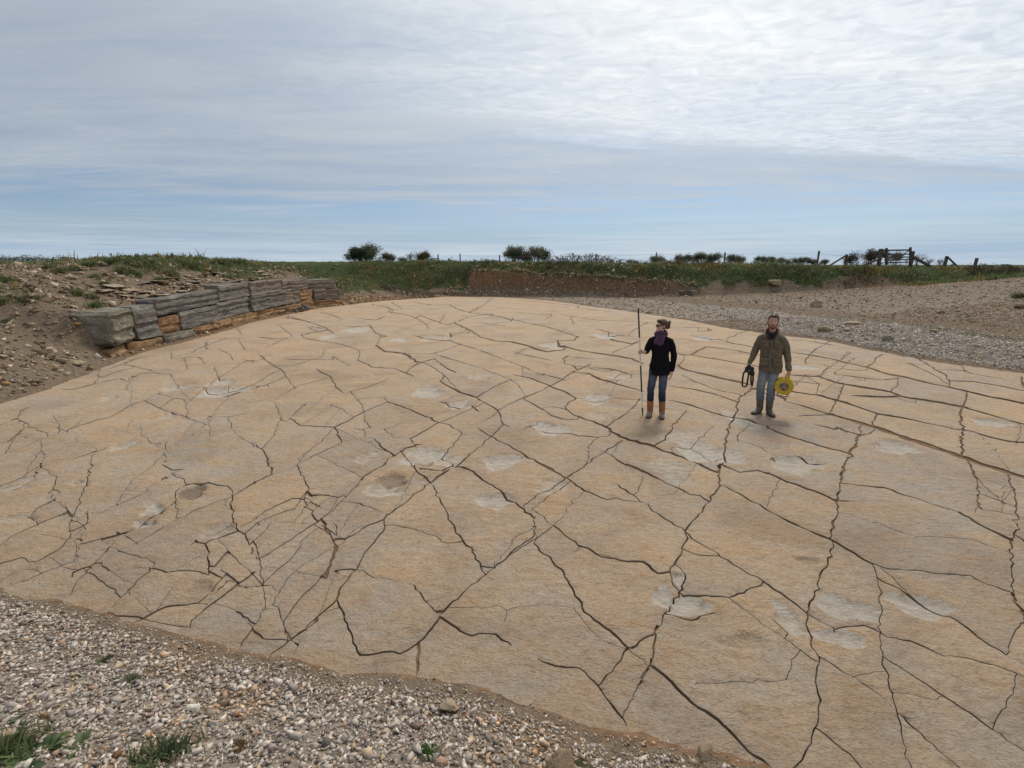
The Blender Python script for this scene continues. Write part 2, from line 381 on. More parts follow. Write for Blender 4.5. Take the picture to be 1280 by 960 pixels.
def ledge_top(y): return np.interp(y, [13.5, 15, 17.7, 23, 30.6, 34], [1.30, 1.38, 1.5, 1.85, 1.95, 1.7])
def land(x, y, full=False):
    x = np.atleast_1d(np.asarray(x, float)); y = np.atleast_1d(np.asarray(y, float))
    dL = pdist(x, y, EDGE_L); dF = pdist(x, y, EDGE_F); dR = pdist(x, y, EDGE_R); dN = pdist(x, y, EDGE_N)
    ins = inside(x, y, OUTLINE)
    d = np.minimum(np.minimum(dL, dF), np.minimum(dR, dN)); d = np.where(ins, -d, d)
    wob = .22*fbm(x*1.1, y*1.1, 21, 3)+.10*fbm(x*5, y*5, 25, 2)
    n1 = fbm(x*.35, y*.35, 31, 4); n2 = fbm(x*1.7, y*1.7, 37, 4); n3 = fbm(x*6, y*6, 41, 3)
    # near side: gravel heap under the camera
    zN = .27*dN+.05*n2*np.minimum(1, dN*2)
    # right side: low gravel spreads and mounds
    zR = .034*np.minimum(dR, 15)+.004*np.maximum(0, x-18)
    zR = zR+.22*np.exp(-((dR-2.4)/1.6)**2)*sst(7, 11, x)*sst(30, 20, y)
    zR = zR+.26*np.exp(-((y-(30.5-.10*(x-20)))/2.6)**2)*sst(10, 19, x)*(1+.5*n1)
    zR = zR+(.25*n1+.10*n2)*np.minimum(1, dR/3)
    # left side: tipped spoil, then the cut ledge, then a grassy slope
    topL = np.interp(y, [6, 10, 14, 18, 21.5, 31, 41], [1.0, 1.45, 2.0, 2.5, 2.9, 3.05, 3.05])
    spoil = topL*(1-np.exp(-(dL/3.0)**1.2))*1.04
    lt = ledge_top(y)
    led = lt*sst(.45, 1.0, dL)+(topL-lt)*sst(.9, 4.2, dL)
    slope = topL*sst(-.2, 4.6, dL)
    wA = sst(13.3, 14.5, y); wB = sst(31.5, 34.5, y)
    zL = spoil*(1-wA)+led*wA*(1-wB)+slope*wB
    zL = zL+(.30*n1+.22*n2+.08*n3)*np.clip((dL-.3)/2.5, 0, 1)
    # far side: bank with a fresh cut
    by = np.interp(x, BANK_X, BANK_Y); tz = np.interp(x, TOP_X, TOP_Z)
    q = y-by+.5*n1+.45*n2*sst(16, 10, np.abs(x-5))
    cut = sst(-4.4, -3.4, x)*sst(15.5, 12.5, x)
    ch = np.interp(x, [-4, 0, 6, 13], [2.3, 2.15, 1.85, 1.35])+.5*n1+.25*n2
    cutz = .55*sst(-.9, .1, q)+(ch-.55)*sst(-.12, .55, q+.3*n3)+(tz-ch)*sst(.4, 2.2, q)
    slp = tz*np.where(x < 2, sst(-2.2, 4.2+.6*n2, q), sst(-1.2, 3.6+.6*n2, q))
    zB = cut*cutz+(1-cut)*slp
    zB = np.where(q > -1, zB+(.22*n2+.12*n3)*np.clip(q/1.5, 0, 1), 0)
    w = [1/(dd+.25)**4 for dd in (dL, dF, dR, dN)]; s = sum(w)
    zF = .01*dF+0*x
    z = (w[0]*zL+w[1]*zF+w[2]*zR+w[3]*zN)/s
    z = np.maximum(z, zB)
    # the fields beyond all banks
    far = np.clip(np.maximum(np.maximum(sst(5, 16, q), sst(5.2, 11, np.where(x < -9, dL, 0))*sst(40, 33, y)), sst(60, 90, x)), 0, 1)
    far = np.where(y > 2, far, sst(30, 50, np.abs(x)))
    z = z*(1-far)+(FIELD+.12*n1)*far
    # under the pavement: soil close below the rock, crossing its face at the rubble edge
    e = d+wob
    pz = patches(x, y)[0]; pz = pz-.05*sst(0, -.006, pz)
    lip = np.where(e > 0, .030*np.tanh(np.maximum(e, 0)/.07), -.025*np.tanh(np.maximum(-e, 0)/.07)+.014*n3*sst(0, -.3, e))
    z = (surf(x, y)+pz)*np.clip(1-d/1.5, 0, 1)+np.where(ins, 0, np.maximum(z, 0)*sst(0, .25, d))+lip
    if not full: return z
    return z, d, dL, dF, dR, dN, q, n1, n2, n3, w[0]/s, w[2]/s, w[3]/s, far, cut, ins
def lz(x, y): return float(land(x, y)[0])
def tonemap(x, y):
    z, d, dL, dF, dR, dN, q, n1, n2, n3, wL, wR, wN, far, cut, ins = land(x, y, True)
    grass = far*1.0
    bank = np.where(q > -.8, 1, 0)*sst(.2, .5, 1-wN)
    gb = np.where(cut > .5, sst(.25, .65, q+.5*n2+.25*n3), sst(.45, 1.0, z-np.where(x > 5, .55-.5*sst(24, 30, x), 0)+1.5*n2))
    gb = gb*(1-.9*np.exp(-((x-25.5)/2.6)**2)*sst(2.3, 1.6, z))
    grass = np.maximum(grass, bank*gb)
    gl = np.maximum(sst(2.0, 2.6, z+1.2*n1)*sst(17, 23, y)*.75, sst(33, 36, y)*sst(.35, .9, z+.8*n2))
    gl = np.maximum(gl, .52*sst(.0, .14, n1)*sst(1.2, 1.8, z)*sst(9, 12, y))
    grass = np.maximum(grass, np.where((x < -8) & ~ins, gl, 0))
    grass = np.maximum(grass, .62*np.exp(-((dR-5.0-.9*n1)/.9)**2)*sst(12, 15, x)*sst(26, 20, y))
    grav = np.where(ins, 0, np.clip(wN*sst(.12, .5, dN+.4*n2)+wR*sst(.05, .4, dR), 0, 1))*(1-grass)
    grav = grav*np.where(q > -.2, 0, 1)
    grav = grav*np.where(dR > 5.5, .62, 1)
    grav = grav*(1-.75*np.exp(-((dR-6.4-.6*n1)/1.1)**2)*sst(.3, .6, wR))
    grav = np.where(ins, .18, grav)
    red = np.where((q > -.3) & (z > .3), cut*(.80-.45*sst(1.3, .5, z+.5*n2))+.5*np.exp(-((x-25.5)/2.6)**2), 0)
    red = np.where(ins, .68, red)
    red = np.maximum(red, np.where((x < -7) & (y > 14.4) & (dL < 1.2) & ~ins, .45, 0))
    return z, np.stack([grass, grav, np.clip(red, 0, 1)], -1)

def axis(lo, hi, f, far):
    a = [lo]
    while a[-1] < hi: a.append(a[-1]+f(a[-1]))
    s = f(hi)
    while a[-1] < far: s *= 1.35; a.append(a[-1]+s)
    s = f(lo); b = [lo]
    while b[-1] > -far: s *= 1.35; b.append(b[-1]-s)
    return np.array(b[:0:-1]+a)
gx = axis(-26, 46, lambda x: .075 if -5.2 < x < 2.6 else .20 if x < 16 else .32, 5200)
gy = axis(-3, 52, lambda y: .05 if 1.2 < y < 4.4 else .11 if y < 6 else .11 if 37 < y < 48 else .24, 5200)
GX, GY = np.meshgrid(gx, gy); nx, ny = len(gx), len(gy)
xx, yy = GX.ravel(), GY.ravel()
gz, gt = tonemap(xx, yy)
ii = (np.arange(ny-1)[:, None]*nx+np.arange(nx-1)[None, :]).ravel()
T = np.concatenate([np.stack([ii, ii+1, ii+nx+1], -1), np.stack([ii, ii+nx+1, ii+nx], -1)])
ground = fast_tris('ground', np.stack([xx, yy, gz], -1), T, M_GROUND, gt, True)
tag(ground, 'brown earth, rubble banks and rough grass around the quarry floor', 'ground', kind='structure')
# ------------------------------------------------------------------ cracked limestone pavement
# joints of the rock, drawn tile by tile: "width : x,y x,y ..." (x and y in tile units, width in picture units at that distance)
JOINTS = {
(0, 360, 4): """
1.2:305,505 360,508 470,480 600,452 640,465 660,440
1:440,430 560,400 640,365 735,340
.8:480,470 490,430 500,405
.9:630,508 650,465 680,440
.9:650,560 660,515
1:120,690 60,770 30,830 100,805 220,750 290,730 290,680 265,635
1:220,750 205,810 228,840 205,890 175,940 170,962
.9:0,680 90,655 100,610 200,575
.9:120,690 90,655
.9:355,862 460,822 540,800
.9:465,820 440,960
.8:300,735 400,690 560,640 640,590 760,540 800,520
1:790,525 860,545 920,555 940,625
1:700,685 710,740 755,775 800,770
1.1:835,760 820,820 825,890 860,910 920,905
1.1:1045,635 1050,740
.8:1050,640 1150,640 1240,620
1.2:1140,640 1170,710 1215,750 1270,785
.9:1040,515 1100,520 1140,510 1145,470
1.1:1065,390 1085,430 1100,460
1:1040,545 1140,540 1240,510 1290,500
1.1:855,320 860,355 920,350 940,410
.8:920,350 990,345
1:1030,270 1033,310
1:1090,305 1150,330 1165,360 1215,355 1270,370
1:1190,255 1230,315
.9:1180,200 1215,235
.8:1010,355 1020,380
.8:700,425 850,430
.8:640,695 660,655
.8:980,310 1140,250
""",
(320, 360, 4): """
1.3:160,140 235,160 300,180 350,200 390,225
1:110,180 150,215 185,245
.9:0,245 100,255 160,250
1:225,230 240,250 310,265 370,270 440,285 520,310 510,360
.9:345,300 330,340 280,360 210,380
.8:140,358 380,358
.9:380,340 470,388
1.2:25,335 80,385 125,405 150,440 190,490
1.7:300,405 375,445 400,490 440,520
.8:400,495 330,545 220,640
.9:370,575 430,600 485,640
1.3:470,510 530,580 540,615 540,650 575,695
.8:660,450 540,495 470,512
1.4:535,370 580,395 690,400 720,412 790,440
2.2:600,285 640,315 740,325 810,372
1.7:760,412 765,405 810,375 895,350
1.1:740,325 870,328 940,310 1020,282
1.3:575,195 600,225 650,240
1:620,245 605,285
1.1:440,190 500,195 570,185
1.6:890,350 945,395 1000,425
1:900,330 1100,390 1280,460
1.1:780,235 860,245 945,255 1020,280 1150,320 1280,370
1.4:570,80 650,95 680,108
1:680,68 700,85 730,105
1:660,118 740,130 800,150 850,180 860,210
1.1:790,70 880,85 970,82
1.1:820,135 900,165 960,185
.9:920,165 945,125
1.3:970,82 1000,105 1080,125 1180,135 1250,150 1280,165
1:960,185 1060,145 1180,125
1.6:1000,180 1070,210 1120,245 1200,265 1280,270
.9:1120,175 1250,192
.9:320,120 380,135 430,155
.9:500,150 600,158 650,140
.8:260,195 310,220
1.2:970,225 1060,228
2:920,465 1020,520 1100,545 1210,615
.8:1100,545 1180,500 1280,455
1.5:1210,615 1280,575
1:1210,615 1190,635 1130,670
1.9:1210,615 1235,680 1180,740
1:1235,680 1270,695
2.2:1110,700 1175,742 1280,800
1.2:920,570 1020,595 1080,590 1115,620
.8:1020,525 920,570
1.9:660,565 740,595 820,630 915,672
1.3:915,672 960,680 1030,725
1:915,672 1090,600 1140,575
1.3:1030,725 960,815 925,845
1:770,750 880,690 915,672
1.6:770,750 795,780
1:660,565 545,610 430,670 390,690
2.2:390,690 410,715 425,765
1.2:425,765 540,740 545,715
1.1:490,695 530,705 570,690
.9:645,700 690,695 720,675
.9:640,700 690,745 720,750
1.6:425,765 330,815 200,880 80,925 0,960
2.2:0,780 40,810 60,850 78,925
1:390,690 310,685 220,680 170,650 140,660
1.2:95,570 125,650
2:590,745 625,795 690,840
1.8:690,840 745,800 830,780
1.5:690,840 600,905 540,940 530,960
2:735,830 790,880 820,930 860,965
1.6:790,870 860,893 925,845
1.8:925,840 985,875
1.5:1025,890 1090,920 1130,955
1.2:820,900 930,915 985,880
.7:120,530 230,480 380,440
.8:0,500 60,480 150,440
.8:40,300 160,250
.8:640,540 520,545
""",
(640, 360, 4): """
1.3:0,120 60,125 150,132 195,130
.9:160,160 195,138
1:0,155 60,170 150,190 240,215 330,245
1:295,155 310,185
1.4:195,265 310,262 330,240
2:380,245 470,252 530,268 600,280 635,265
2:0,270 80,290 120,305 175,318 260,310
2.2:230,285 330,310 440,330 520,340 600,355 660,380
1:500,328 570,295 600,285
1:20,322 100,340 200,362
1.2:280,338 350,350 412,358
1.3:255,350 265,380 300,385 330,410 390,380
1.4:190,490 245,460 300,420 330,410
2:310,422 380,425 440,455 520,475 630,505 660,515
1.4:400,398 480,400 540,412 580,428 640,430
.9:500,460 550,455 600,440
1.7:0,432 90,450 190,490
2:190,490 260,515 320,550
1.3:0,575 60,550 190,490
1:0,370 60,390 160,440
.8:50,385 55,440
1.7:320,550 280,575 265,600 300,630 470,695
.8:320,550 420,560 520,550 630,555
1.5:60,555 120,590 200,640 280,660 330,655
1.6:470,695 540,650 600,605 640,550
2.8:470,695 540,745 640,780 710,795 800,830 880,860 960,895 1030,925
1.4:740,775 800,710 800,690 870,620
1.3:660,560 700,590 770,605 870,617
2:780,555 880,580 980,615 1060,640 1100,645
2:1100,645 1170,655 1200,665 1280,695
1.5:785,485 900,500 1000,525 1110,560
2.7:840,395 880,410 950,425 1050,450 1200,482
1.2:850,430 900,460 980,490 1030,510 1140,530
1.8:820,325 860,335 895,335 970,295
1.3:860,337 860,360 830,390
1.3:895,335 1050,360 1200,385 1300,405
1.2:970,295 1100,310 1200,330 1300,345
1.3:890,235 960,245 1050,265 1220,300 1330,325
1.1:800,190 880,195 980,200
1:930,215 1000,210
.9:1080,250 1150,220 1220,200
2.8:1200,500 1140,545 1120,590 1130,610 1090,680 1075,740 1065,810 1065,850 1030,925
.8:1190,670 1130,740
1.3:1130,765 1220,790 1280,825
1.4:1065,895 1140,925 1230,915 1280,935
1:800,800 890,795 930,760 1010,690
1.4:940,885 1050,845
1.5:90,690 180,715 270,720 330,740 430,745 480,740
1.3:435,745 380,795 385,850 370,880
1.8:260,955 300,925 370,880 440,840 500,800 550,765
1.4:470,830 560,880 650,925 740,955
2.5:0,800 80,855 180,895 265,950
.7:60,710 130,670
1.1:420,205 520,230 560,235
1:480,235 620,240
.9:20,60 200,75 330,90
.9:240,130 420,160 560,165 760,175
.9:330,100 520,120
""",
(960, 360, 4): """
2.2:-40,520 40,530 80,545 85,560 160,580 310,625
4:310,625 380,645 460,670 530,690
6:530,690 640,730 760,770 880,810 990,845 1080,880 1200,915 1280,940
2:-80,500 70,505 150,518 240,530 350,560 450,590 550,625
2:550,625 700,650 840,680 970,705
2:310,625 330,580 355,545 370,510 375,480
2.2:520,690 535,650 550,625
1.2:240,530 260,475
1.8:110,430 180,435 260,440
1.5:260,440 280,410 300,395
1.8:185,365 205,335 245,300
.9:245,300 310,265
2.3:215,335 330,355 400,375 490,395 600,430 700,450 800,475 900,495 1000,520 1100,545 1280,580
2.2:260,440 340,470 420,485 530,505 610,520
2.6:420,535 500,540 600,543 660,540 740,555 860,575 980,600
1.8:980,600 1110,635 1200,660 1280,680
1.4:610,520 645,490 650,470
1.6:610,520 660,540
1.6:340,430 460,445 580,460 660,450 690,452
1.8:490,395 535,370 540,345 580,330
.9:400,370 430,350 470,345
.9:365,350 400,315
.9:300,395 345,365
1.8:680,330 740,350 790,375 835,410 880,430 905,465 905,490
1.1:835,410 910,410 970,412 1020,430 1200,460
1.6:905,465 1030,470 1150,490 1270,515
.9:690,375 780,385
1.2:970,390 985,415
1.2:985,355 990,380
.9:880,375 950,385 985,380
1.1:1160,395 1165,420
3:1265,445 1275,480 1290,520
3:1000,520 990,560 975,590 960,620 970,660 970,720 965,790 970,838
1.8:970,705 1110,740 1200,760 1280,765
2.6:995,848 1020,900 1040,945 1045,940
1.4:140,640 220,632 310,628
1.8:230,680 335,705 350,695 400,715 465,735
1.8:465,670 460,735
2:465,735 510,725 530,695
3.4:460,735 430,800 400,850 380,890 365,960
2:0,700 100,740 250,790 400,830
1.6:40,830 120,835 200,865 290,885 360,905
.8:0,685 100,690
1.5:-60,915 0,930 60,955
1.2:80,255 200,262 340,285
1.1:120,320 215,335
1.2:130,460 260,475
""",
(0, 580, 4): """
1.2:0,115 100,75 170,62 200,0
1:230,30 285,65
1.5:280,80 265,130 240,150 275,190
1.4:460,0 440,80 410,160 380,230 345,310 350,360
1:0,405 100,345 190,305 330,245
1.6:135,260 160,270 190,303
.8:0,145 60,130 140,100
1.5:350,365 400,330 435,300 440,250
1.2:435,300 500,250 600,200 710,150
.8:710,150 830,60
1.2:350,365 320,400 280,435 180,490 140,490 110,468 0,500
1:415,400 520,370 610,345 705,325
.8:380,370 380,440 370,480
1.6:610,345 580,380 480,490 450,515 400,570 345,660
2:365,545 450,512
1.2:40,620 200,550 370,485
1:115,528 180,530 205,545
.8:440,230 400,400 360,570
1.3:590,435 690,390 790,330 890,270 1060,195 1160,160 1280,90
1.2:590,435 640,450 740,475 775,500 765,525
1.7:765,525 830,545 890,535 960,535 1040,555
2.3:1040,558 1040,480 1025,400 985,395
1.4:1040,558 1110,570 1180,590
1.4:1025,400 1100,370 1180,335
.9:855,45 915,25
1:880,65 920,75 930,100
1.3:930,100 1040,92 1140,105 1160,150
1.6:930,100 875,140 880,265 895,270
2.1:1160,150 1155,210 1165,290 1190,330 1225,345 1245,400 1285,470
1.2:1120,170 1130,210 1155,230
1:1185,320 1280,265
.8:950,410 985,385 1150,300
1.7:535,740 600,670 680,590 750,540
1.4:535,740 620,755 715,768
1.6:605,805 715,768 830,712 920,705 1030,695
1.8:955,780 1030,715 1165,615 1280,530
1.1:1030,700 1130,580
1:1180,605 1280,602 1360,600
.7:450,520 550,540 690,525 760,525
1.4:0,590 40,565
1.4:1200,890 1280,790 1325,715
""",
(320, 580, 4): """
2:200,0 240,70 280,155
2.2:280,155 250,130 240,170 310,280
1.5:0,262 100,205 180,170 240,168
1.4:265,150 370,152 410,160 440,150
.9:290,220 380,150 540,60
1.6:310,280 380,230 430,175 500,110 550,50 650,0
1.5:310,280 200,350 110,410 20,465
3.4:335,280 380,360 400,400
5:400,400 385,460 350,560
2:385,285 400,300 395,400
1.4:400,400 480,350 560,300 640,270
2:640,270 680,235 760,180 870,95 930,50 1000,5 1100,-70 1175,-135
.8:405,365 460,365
1.4:400,400 330,440 220,510 160,560 120,620 80,700
1.6:0,400 5,430 20,480 25,560 45,710
.9:30,525 130,460 310,310
1:0,605 80,600 105,630
1.7:80,700 110,710 135,780 160,870
2.4:20,985 60,955 160,870 250,810 330,730 400,670 440,590 500,520 540,440 600,370 645,310 640,270
1.4:430,180 520,190 590,220 665,248
1.1:645,300 720,305 830,330 900,350 930,380 1000,382 1035,375
2.3:390,525 470,515 540,525 590,560 680,570 770,585 830,650 880,710 910,745
1.6:860,670 940,655 1010,665
1.1:880,705 890,725 945,720
1.3:340,730 410,705
2.8:405,670 415,700 440,740 460,810 500,900 520,940
2:520,940 640,925 720,935 790,895 815,880
5:810,880 815,920 805,960 803,1040
2:810,880 860,830 910,770 920,750
2.1:910,745 960,700 1010,660 1080,590 1150,540 1190,510 1280,430 1390,355 1400,310
2.1:870,95 905,140 950,230 960,270 1020,350 1080,430 1150,540
1.3:1130,500 1190,508
1:1190,500 1280,390
2.1:1000,5 1070,30 1130,80 1220,130 1280,180
1.8:780,0 820,50 870,95
1:820,25 950,35
3.4:920,750 980,790 1020,820 1080,845 1150,835 1200,840 1230,870 1280,900
.9:980,705 1100,700 1220,697 1255,720 1240,780
.9:180,945 250,820
.8:210,535 330,548
""",
(640, 580, 4): """
2:0,180 60,225 105,265
1.8:100,225 210,305 330,400
2.3:140,0 200,35 275,70 360,130 475,175
1.7:475,175 520,165 560,178 655,187
1.6:275,70 330,30 375,0
1.5:275,70 150,135 60,205
1.3:290,90 180,160 100,220
1.1:360,135 270,220 260,250 210,305
1.2:0,375 40,345 105,315 115,265
1.3:105,310 125,360 110,390
.9:0,440 110,375 205,305
2.8:110,390 200,475 250,520 300,610 350,710 440,790 580,910
1.1:205,477 280,450 340,410
2.3:330,400 380,415 450,460 580,485 655,487 730,545 790,540
2.3:790,540 830,470 860,400 880,370 865,335
1.9:500,90 610,150 690,215 770,275 865,335
1:655,50 640,100 612,145
1.6:575,0 700,55 800,105 890,150 940,155 985,185
.8:680,190 760,150 860,145
2.5:865,335 890,300 985,190 1040,110 1030,60 1040,5
2.1:1040,105 1160,165 1280,235
1.9:870,340 900,375 1000,430 1100,495 1255,580 1280,595
1.1:865,430 940,455 1030,458
2.5:815,500 865,550 835,640 770,740 720,830 600,910
1.1:790,545 805,600 835,635
2:855,655 960,655 1085,662 1160,640 1255,585
1.4:1085,662 1180,730 1280,810
2:765,750 830,765 900,780 1020,740
2.4:725,800 715,880 705,960
2:600,910 575,910 550,960
1:0,710 150,695 250,702 345,715
""",
(960, 580, 4): """
1.6:0,50 100,95 230,135 340,185
3.4:380,0 365,90 345,180 350,240 315,330 310,370
2:345,180 430,183
2.1:370,95 500,108 580,115 690,155 790,185 880,215 950,235 1030,285 1120,330 1225,380
1.7:350,240 440,262 520,290 550,285 640,325 740,355 850,360 1040,378 1130,410 1222,443
2.5:0,235 100,285 200,330 310,375
2.8:310,375 400,425 520,490 590,515 740,525 860,545 1010,552 1100,600 1225,645
2.7:320,385 300,480 250,580 235,650 205,700 195,740
2.1:0,595 70,640 130,685 195,740
2:195,740 260,780 330,815
2.3:330,820 400,808 480,800 560,835 600,860 710,880 800,920 880,960
1.7:520,490 545,550 560,620 560,760 560,850 575,960
1.7:545,560 620,600 720,660 840,730 980,810 1080,890 1190,960
.9:570,515 640,580 700,650
2.5:195,740 200,820 240,930 260,960
1.5:0,810 110,880 210,955 230,970
1.6:20,765 100,840
2:1010,0 1045,60 1055,130 1055,205 1075,225
1:1050,60 1120,80 1215,115
1:1065,145 1150,175 1240,210
1.6:950,235 1075,225 1150,235 1245,255
2.4:1190,30 1230,130 1245,220 1240,330 1220,400 1220,530 1225,645
2:1240,355 1280,380
1.2:1245,255 1280,270
5:1225,645 1230,690 1270,730 1290,770 1320,830 1330,960
""",
(700, 700, 2.207): """
2.1:190,240 150,290 105,340
2.6:-62,265 -28,280 55,292 105,338
2.6:105,340 125,370 160,415 185,450
1.6:187,237 240,285 260,290
3:253,265 250,285 260,290
1.3:250,285 215,340 175,425
3:260,290 310,330 350,370 420,420 480,475 520,520 575,560 620,600
1:370,335 450,332 600,328 640,322 705,332
3:717,265 710,290 705,330 720,380 710,450 680,520 650,565 600,610
2.1:712,258 800,315 860,355 915,405 960,450 1030,510 1100,574
2.1:891,265 905,330 930,420 945,490 970,574
1.7:893,265 980,325 1060,380 1150,440 1280,530
1.7:712,460 760,500 800,530 835,574
1.7:1059,265 1130,272 1210,295 1280,325
1.5:1230,265 1285,292
.8:810,318 897,305
.7:920,365 1040,388
"""}
def crack_lines():
    out = []
    for (ox, oy, s), txt in JOINTS.items():
        for ln in txt.strip().split('\n'):
            w, pts = ln.split(':')
            p = [(ox+float(a.split(',')[0])/s, oy+float(a.split(',')[1])/s) for a in pts.split()]
            for end in (0, -1):                     # joints that reach the border of the picture go on beyond it
                a, b = (p[0], p[1]) if end == 0 else (p[-1], p[-2])
                if a[0] > 1276 or a[0] < 4 or a[1] > 956:
                    L = math.hypot(a[0]-b[0], a[1]-b[1]); k = 230/L
                    e = (a[0]+(a[0]-b[0])*k, a[1]+(a[1]-b[1])*k)
                    if e[1] > 395: p = [e]+p if end == 0 else p+[e]
            out.append([float(w), p, False, False])
    # finer joints that split the larger blocks: each starts on a joint and runs to the next one
    rg = random.Random(21); extra = []
    def hits(p, A, B):
        ab = B-A; t = np.clip(((p-A)*ab).sum(1)/np.maximum((ab*ab).sum(1), 1e-9), 0, 1)
        return np.linalg.norm((A+ab*t[:, None]-p)*np.array([1, 1.3]), axis=1).min()
    A = np.array([q for o in out for q in o[1][:-1]]); B = np.array([q for o in out for q in o[1][1:]])
    tries = 0
    while len(extra) < 175 and tries < 2600:
        tries += 1
        k = rg.randrange(len(A)); s = A[k]+(B[k]-A[k])*rg.random()
        if not (0 < s[0] < 1280 and 378 < s[1] < 900): continue
        dens = .95 if s[0] < 420 else .6 if s[1] < 480 else .22
        if rg.random() > dens: continue
        f = min(1, max(0, s[0]/1280)); down = rg.random() < .5
        ang = radians(rg.uniform(14, 40)) if down else radians(-rg.uniform(28, 42)-38*f)
        if s[1] < 470: ang *= .55
        if rg.random() < .5: ang += pi
        L = rg.uniform(25, 120)*(.5 if s[1] < 450 else 1); p = np.array(s); pts = [tuple(p)]; st = 5; done = False; n = int(L/st)
        for i in range(n):
            ang += rg.gauss(0, .10); p = p+np.array([cos(ang), sin(ang)*(1 if s[1] > 450 else .6)])*st
            if i > 3 and hits(p, A, B) < 5: pts.append(tuple(p)); done = True; break
            if i % 2: pts.append(tuple(p))
        if len(pts) < 4 or (not done and rg.random() < .65): continue
        extra.append([rg.choice((.65, .75, .85, 1.0)), pts, False, False])
        pa = np.array(pts); A = np.concatenate([A, pa[:-1]]); B = np.concatenate([B, pa[1:]])
    out += extra
    # joints that all but meet another joint are carried on to it
    A = np.array([a for o in out for a in o[1][:-1]]); B = np.array([b for o in out for b in o[1][1:]])
    own = np.array([i for i, o in enumerate(out) for _ in o[1][1:]])
    for i, o in enumerate(out):
        for end in (0, -1):
            e = np.array(o[1][end]); ab = B-A
            t = np.clip(((e-A)*ab).sum(1)/np.maximum((ab*ab).sum(1), 1e-9), 0, 1); q = A+ab*t[:, None]
            dd = np.linalg.norm((q-e)*np.array([1, 1.5]), axis=1); dd[own == i] = 1e9; k = dd.argmin()
            lim = 11 if e[1] > 470 else 8
            if dd[k] < lim:
                v = q[k]-e; L = np.linalg.norm(v); n = q[k]+(v/L if L > .3 else 0*v)*1.2
                o[1] = [tuple(n)]+o[1] if end == 0 else o[1]+[tuple(n)]
                o[2 if end == 0 else 3] = True
    return out
def build_pavement():
    rng = np.random.default_rng(5)
    pts, segs, edges = [], [], []
    def depth(y): return y*cos(PITCH)+CAMH*sin(PITCH)
    for w, line, j0, j1 in crack_lines():
        P = [np.array(un(*p)) for p in line]
        Q = [P[0]]; D = []
        for a, b in zip(P[:-1], P[1:]):
            L = np.linalg.norm(b-a); st = .012*depth((a[1]+b[1])/2); n = max(1, int(L/st))
            nrm = np.array([-(b-a)[1], (b-a)[0]])/max(L, 1e-6)
            for k in range(1, n+1):
                q = a+(b-a)*k/n
                if k < n: q = q+nrm*rng.normal(0, .0021*depth(q[1]))*(1 if depth(q[1]) < 9 else .5)
                Q.append(q)
        Q = np.array(Q)
        n = len(Q)
        if n < 2: continue
        t = np.gradient(Q, axis=0); t /= np.maximum(np.linalg.norm(t, axis=1, keepdims=True), 1e-9)
        nr = np.stack([-t[:, 1], t[:, 0]], -1)
        dd = depth(Q[:, 1])
        # joint width from how wide it looks from where the photographer stood
        ww = w*(.62+.38*min(1, w/2.2))
        def img(P):
            dp = P[:, 1]*cos(PITCH)+CAMH*sin(PITCH); return np.stack([FPX*P[:, 0]/dp, FPX*(CAMH*cos(PITCH)-P[:, 1]*sin(PITCH))/dp], -1)
        it = np.gradient(img(Q), axis=0); it /= np.maximum(np.linalg.norm(it, axis=1, keepdims=True), 1e-9)
        off = (img(Q+nr*.01)-img(Q))/.01
        ppm = np.abs(it[:, 0]*off[:, 1]-it[:, 1]*off[:, 0])
        if n > 4:
            kk = np.ones(5)/5; ppm = np.convolve(np.pad(ppm, 2, 'edge'), kk, 'valid')
        ppm = np.maximum(ppm, .55*np.median(ppm))
        wid = .5*ww*.80/np.maximum(ppm, 1e-3)
        if n > 6: wid[:3] = np.minimum(wid[:3], wid[3]); wid[-3:] = np.minimum(wid[-3:], wid[-4])
        wid = np.minimum(wid, .030+.021*ww)
        wid = np.minimum(wid, .5*ww*dd/FPX*4.5)
        m = 1+.9*fbm(np.arange(n)*.45+rng.random()*100, np.full(n, w*9.1), 3, 2)*1.3
        wid = wid*np.clip(m, .35, 1.9)
        tap = np.minimum(1, (np.minimum(np.arange(n)+(9 if j0 else 0), n-1-np.arange(n)+(9 if j1 else 0))+.6)/2.0); wid = np.maximum(wid*tap, .0022)
        # a little pointed end so that joints that meet overlap
        Lf = Q+nr*wid[:, None]; Rt = Q-nr*wid[:, None]
        b0 = len(pts)
        for k in range(n): pts.append(Lf[k]); pts.append(Rt[k])
        for k in range(n-1):
            i = b0+2*k; edges += [(i, i+2), (i+1, i+3)]
            segs.append((Q[k], Q[k+1], wid[k], wid[k+1]))
        edges += [(b0, b0+1), (b0+2*n-2, b0+2*n-1)]
    # outline of the rock, a little beyond what the rubble leaves open
    c = OUTLINE.mean(0); O = []
    for a in OUTLINE: O.append(a)
    area = sum(O[i][0]*O[(i+1) % len(O)][1]-O[(i+1) % len(O)][0]*O[i][1] for i in range(len(O)))
    if area < 0: O = O[::-1]
    n = len(O); OO = []
    for i in range(n):
        e1 = O[i]-O[i-1]; e2 = O[(i+1) % n]-O[i]
        nn = np.array([e1[1], -e1[0]])/np.linalg.norm(e1)+np.array([e2[1], -e2[0]])/np.linalg.norm(e2)
        nn /= np.linalg.norm(nn); OO.append(O[i]+nn*(.30 if O[i][1] < 9 else .45))
    b0 = len(pts); pts += OO; edges += [(b0+i, b0+(i+1) % n) for i in range(n)]
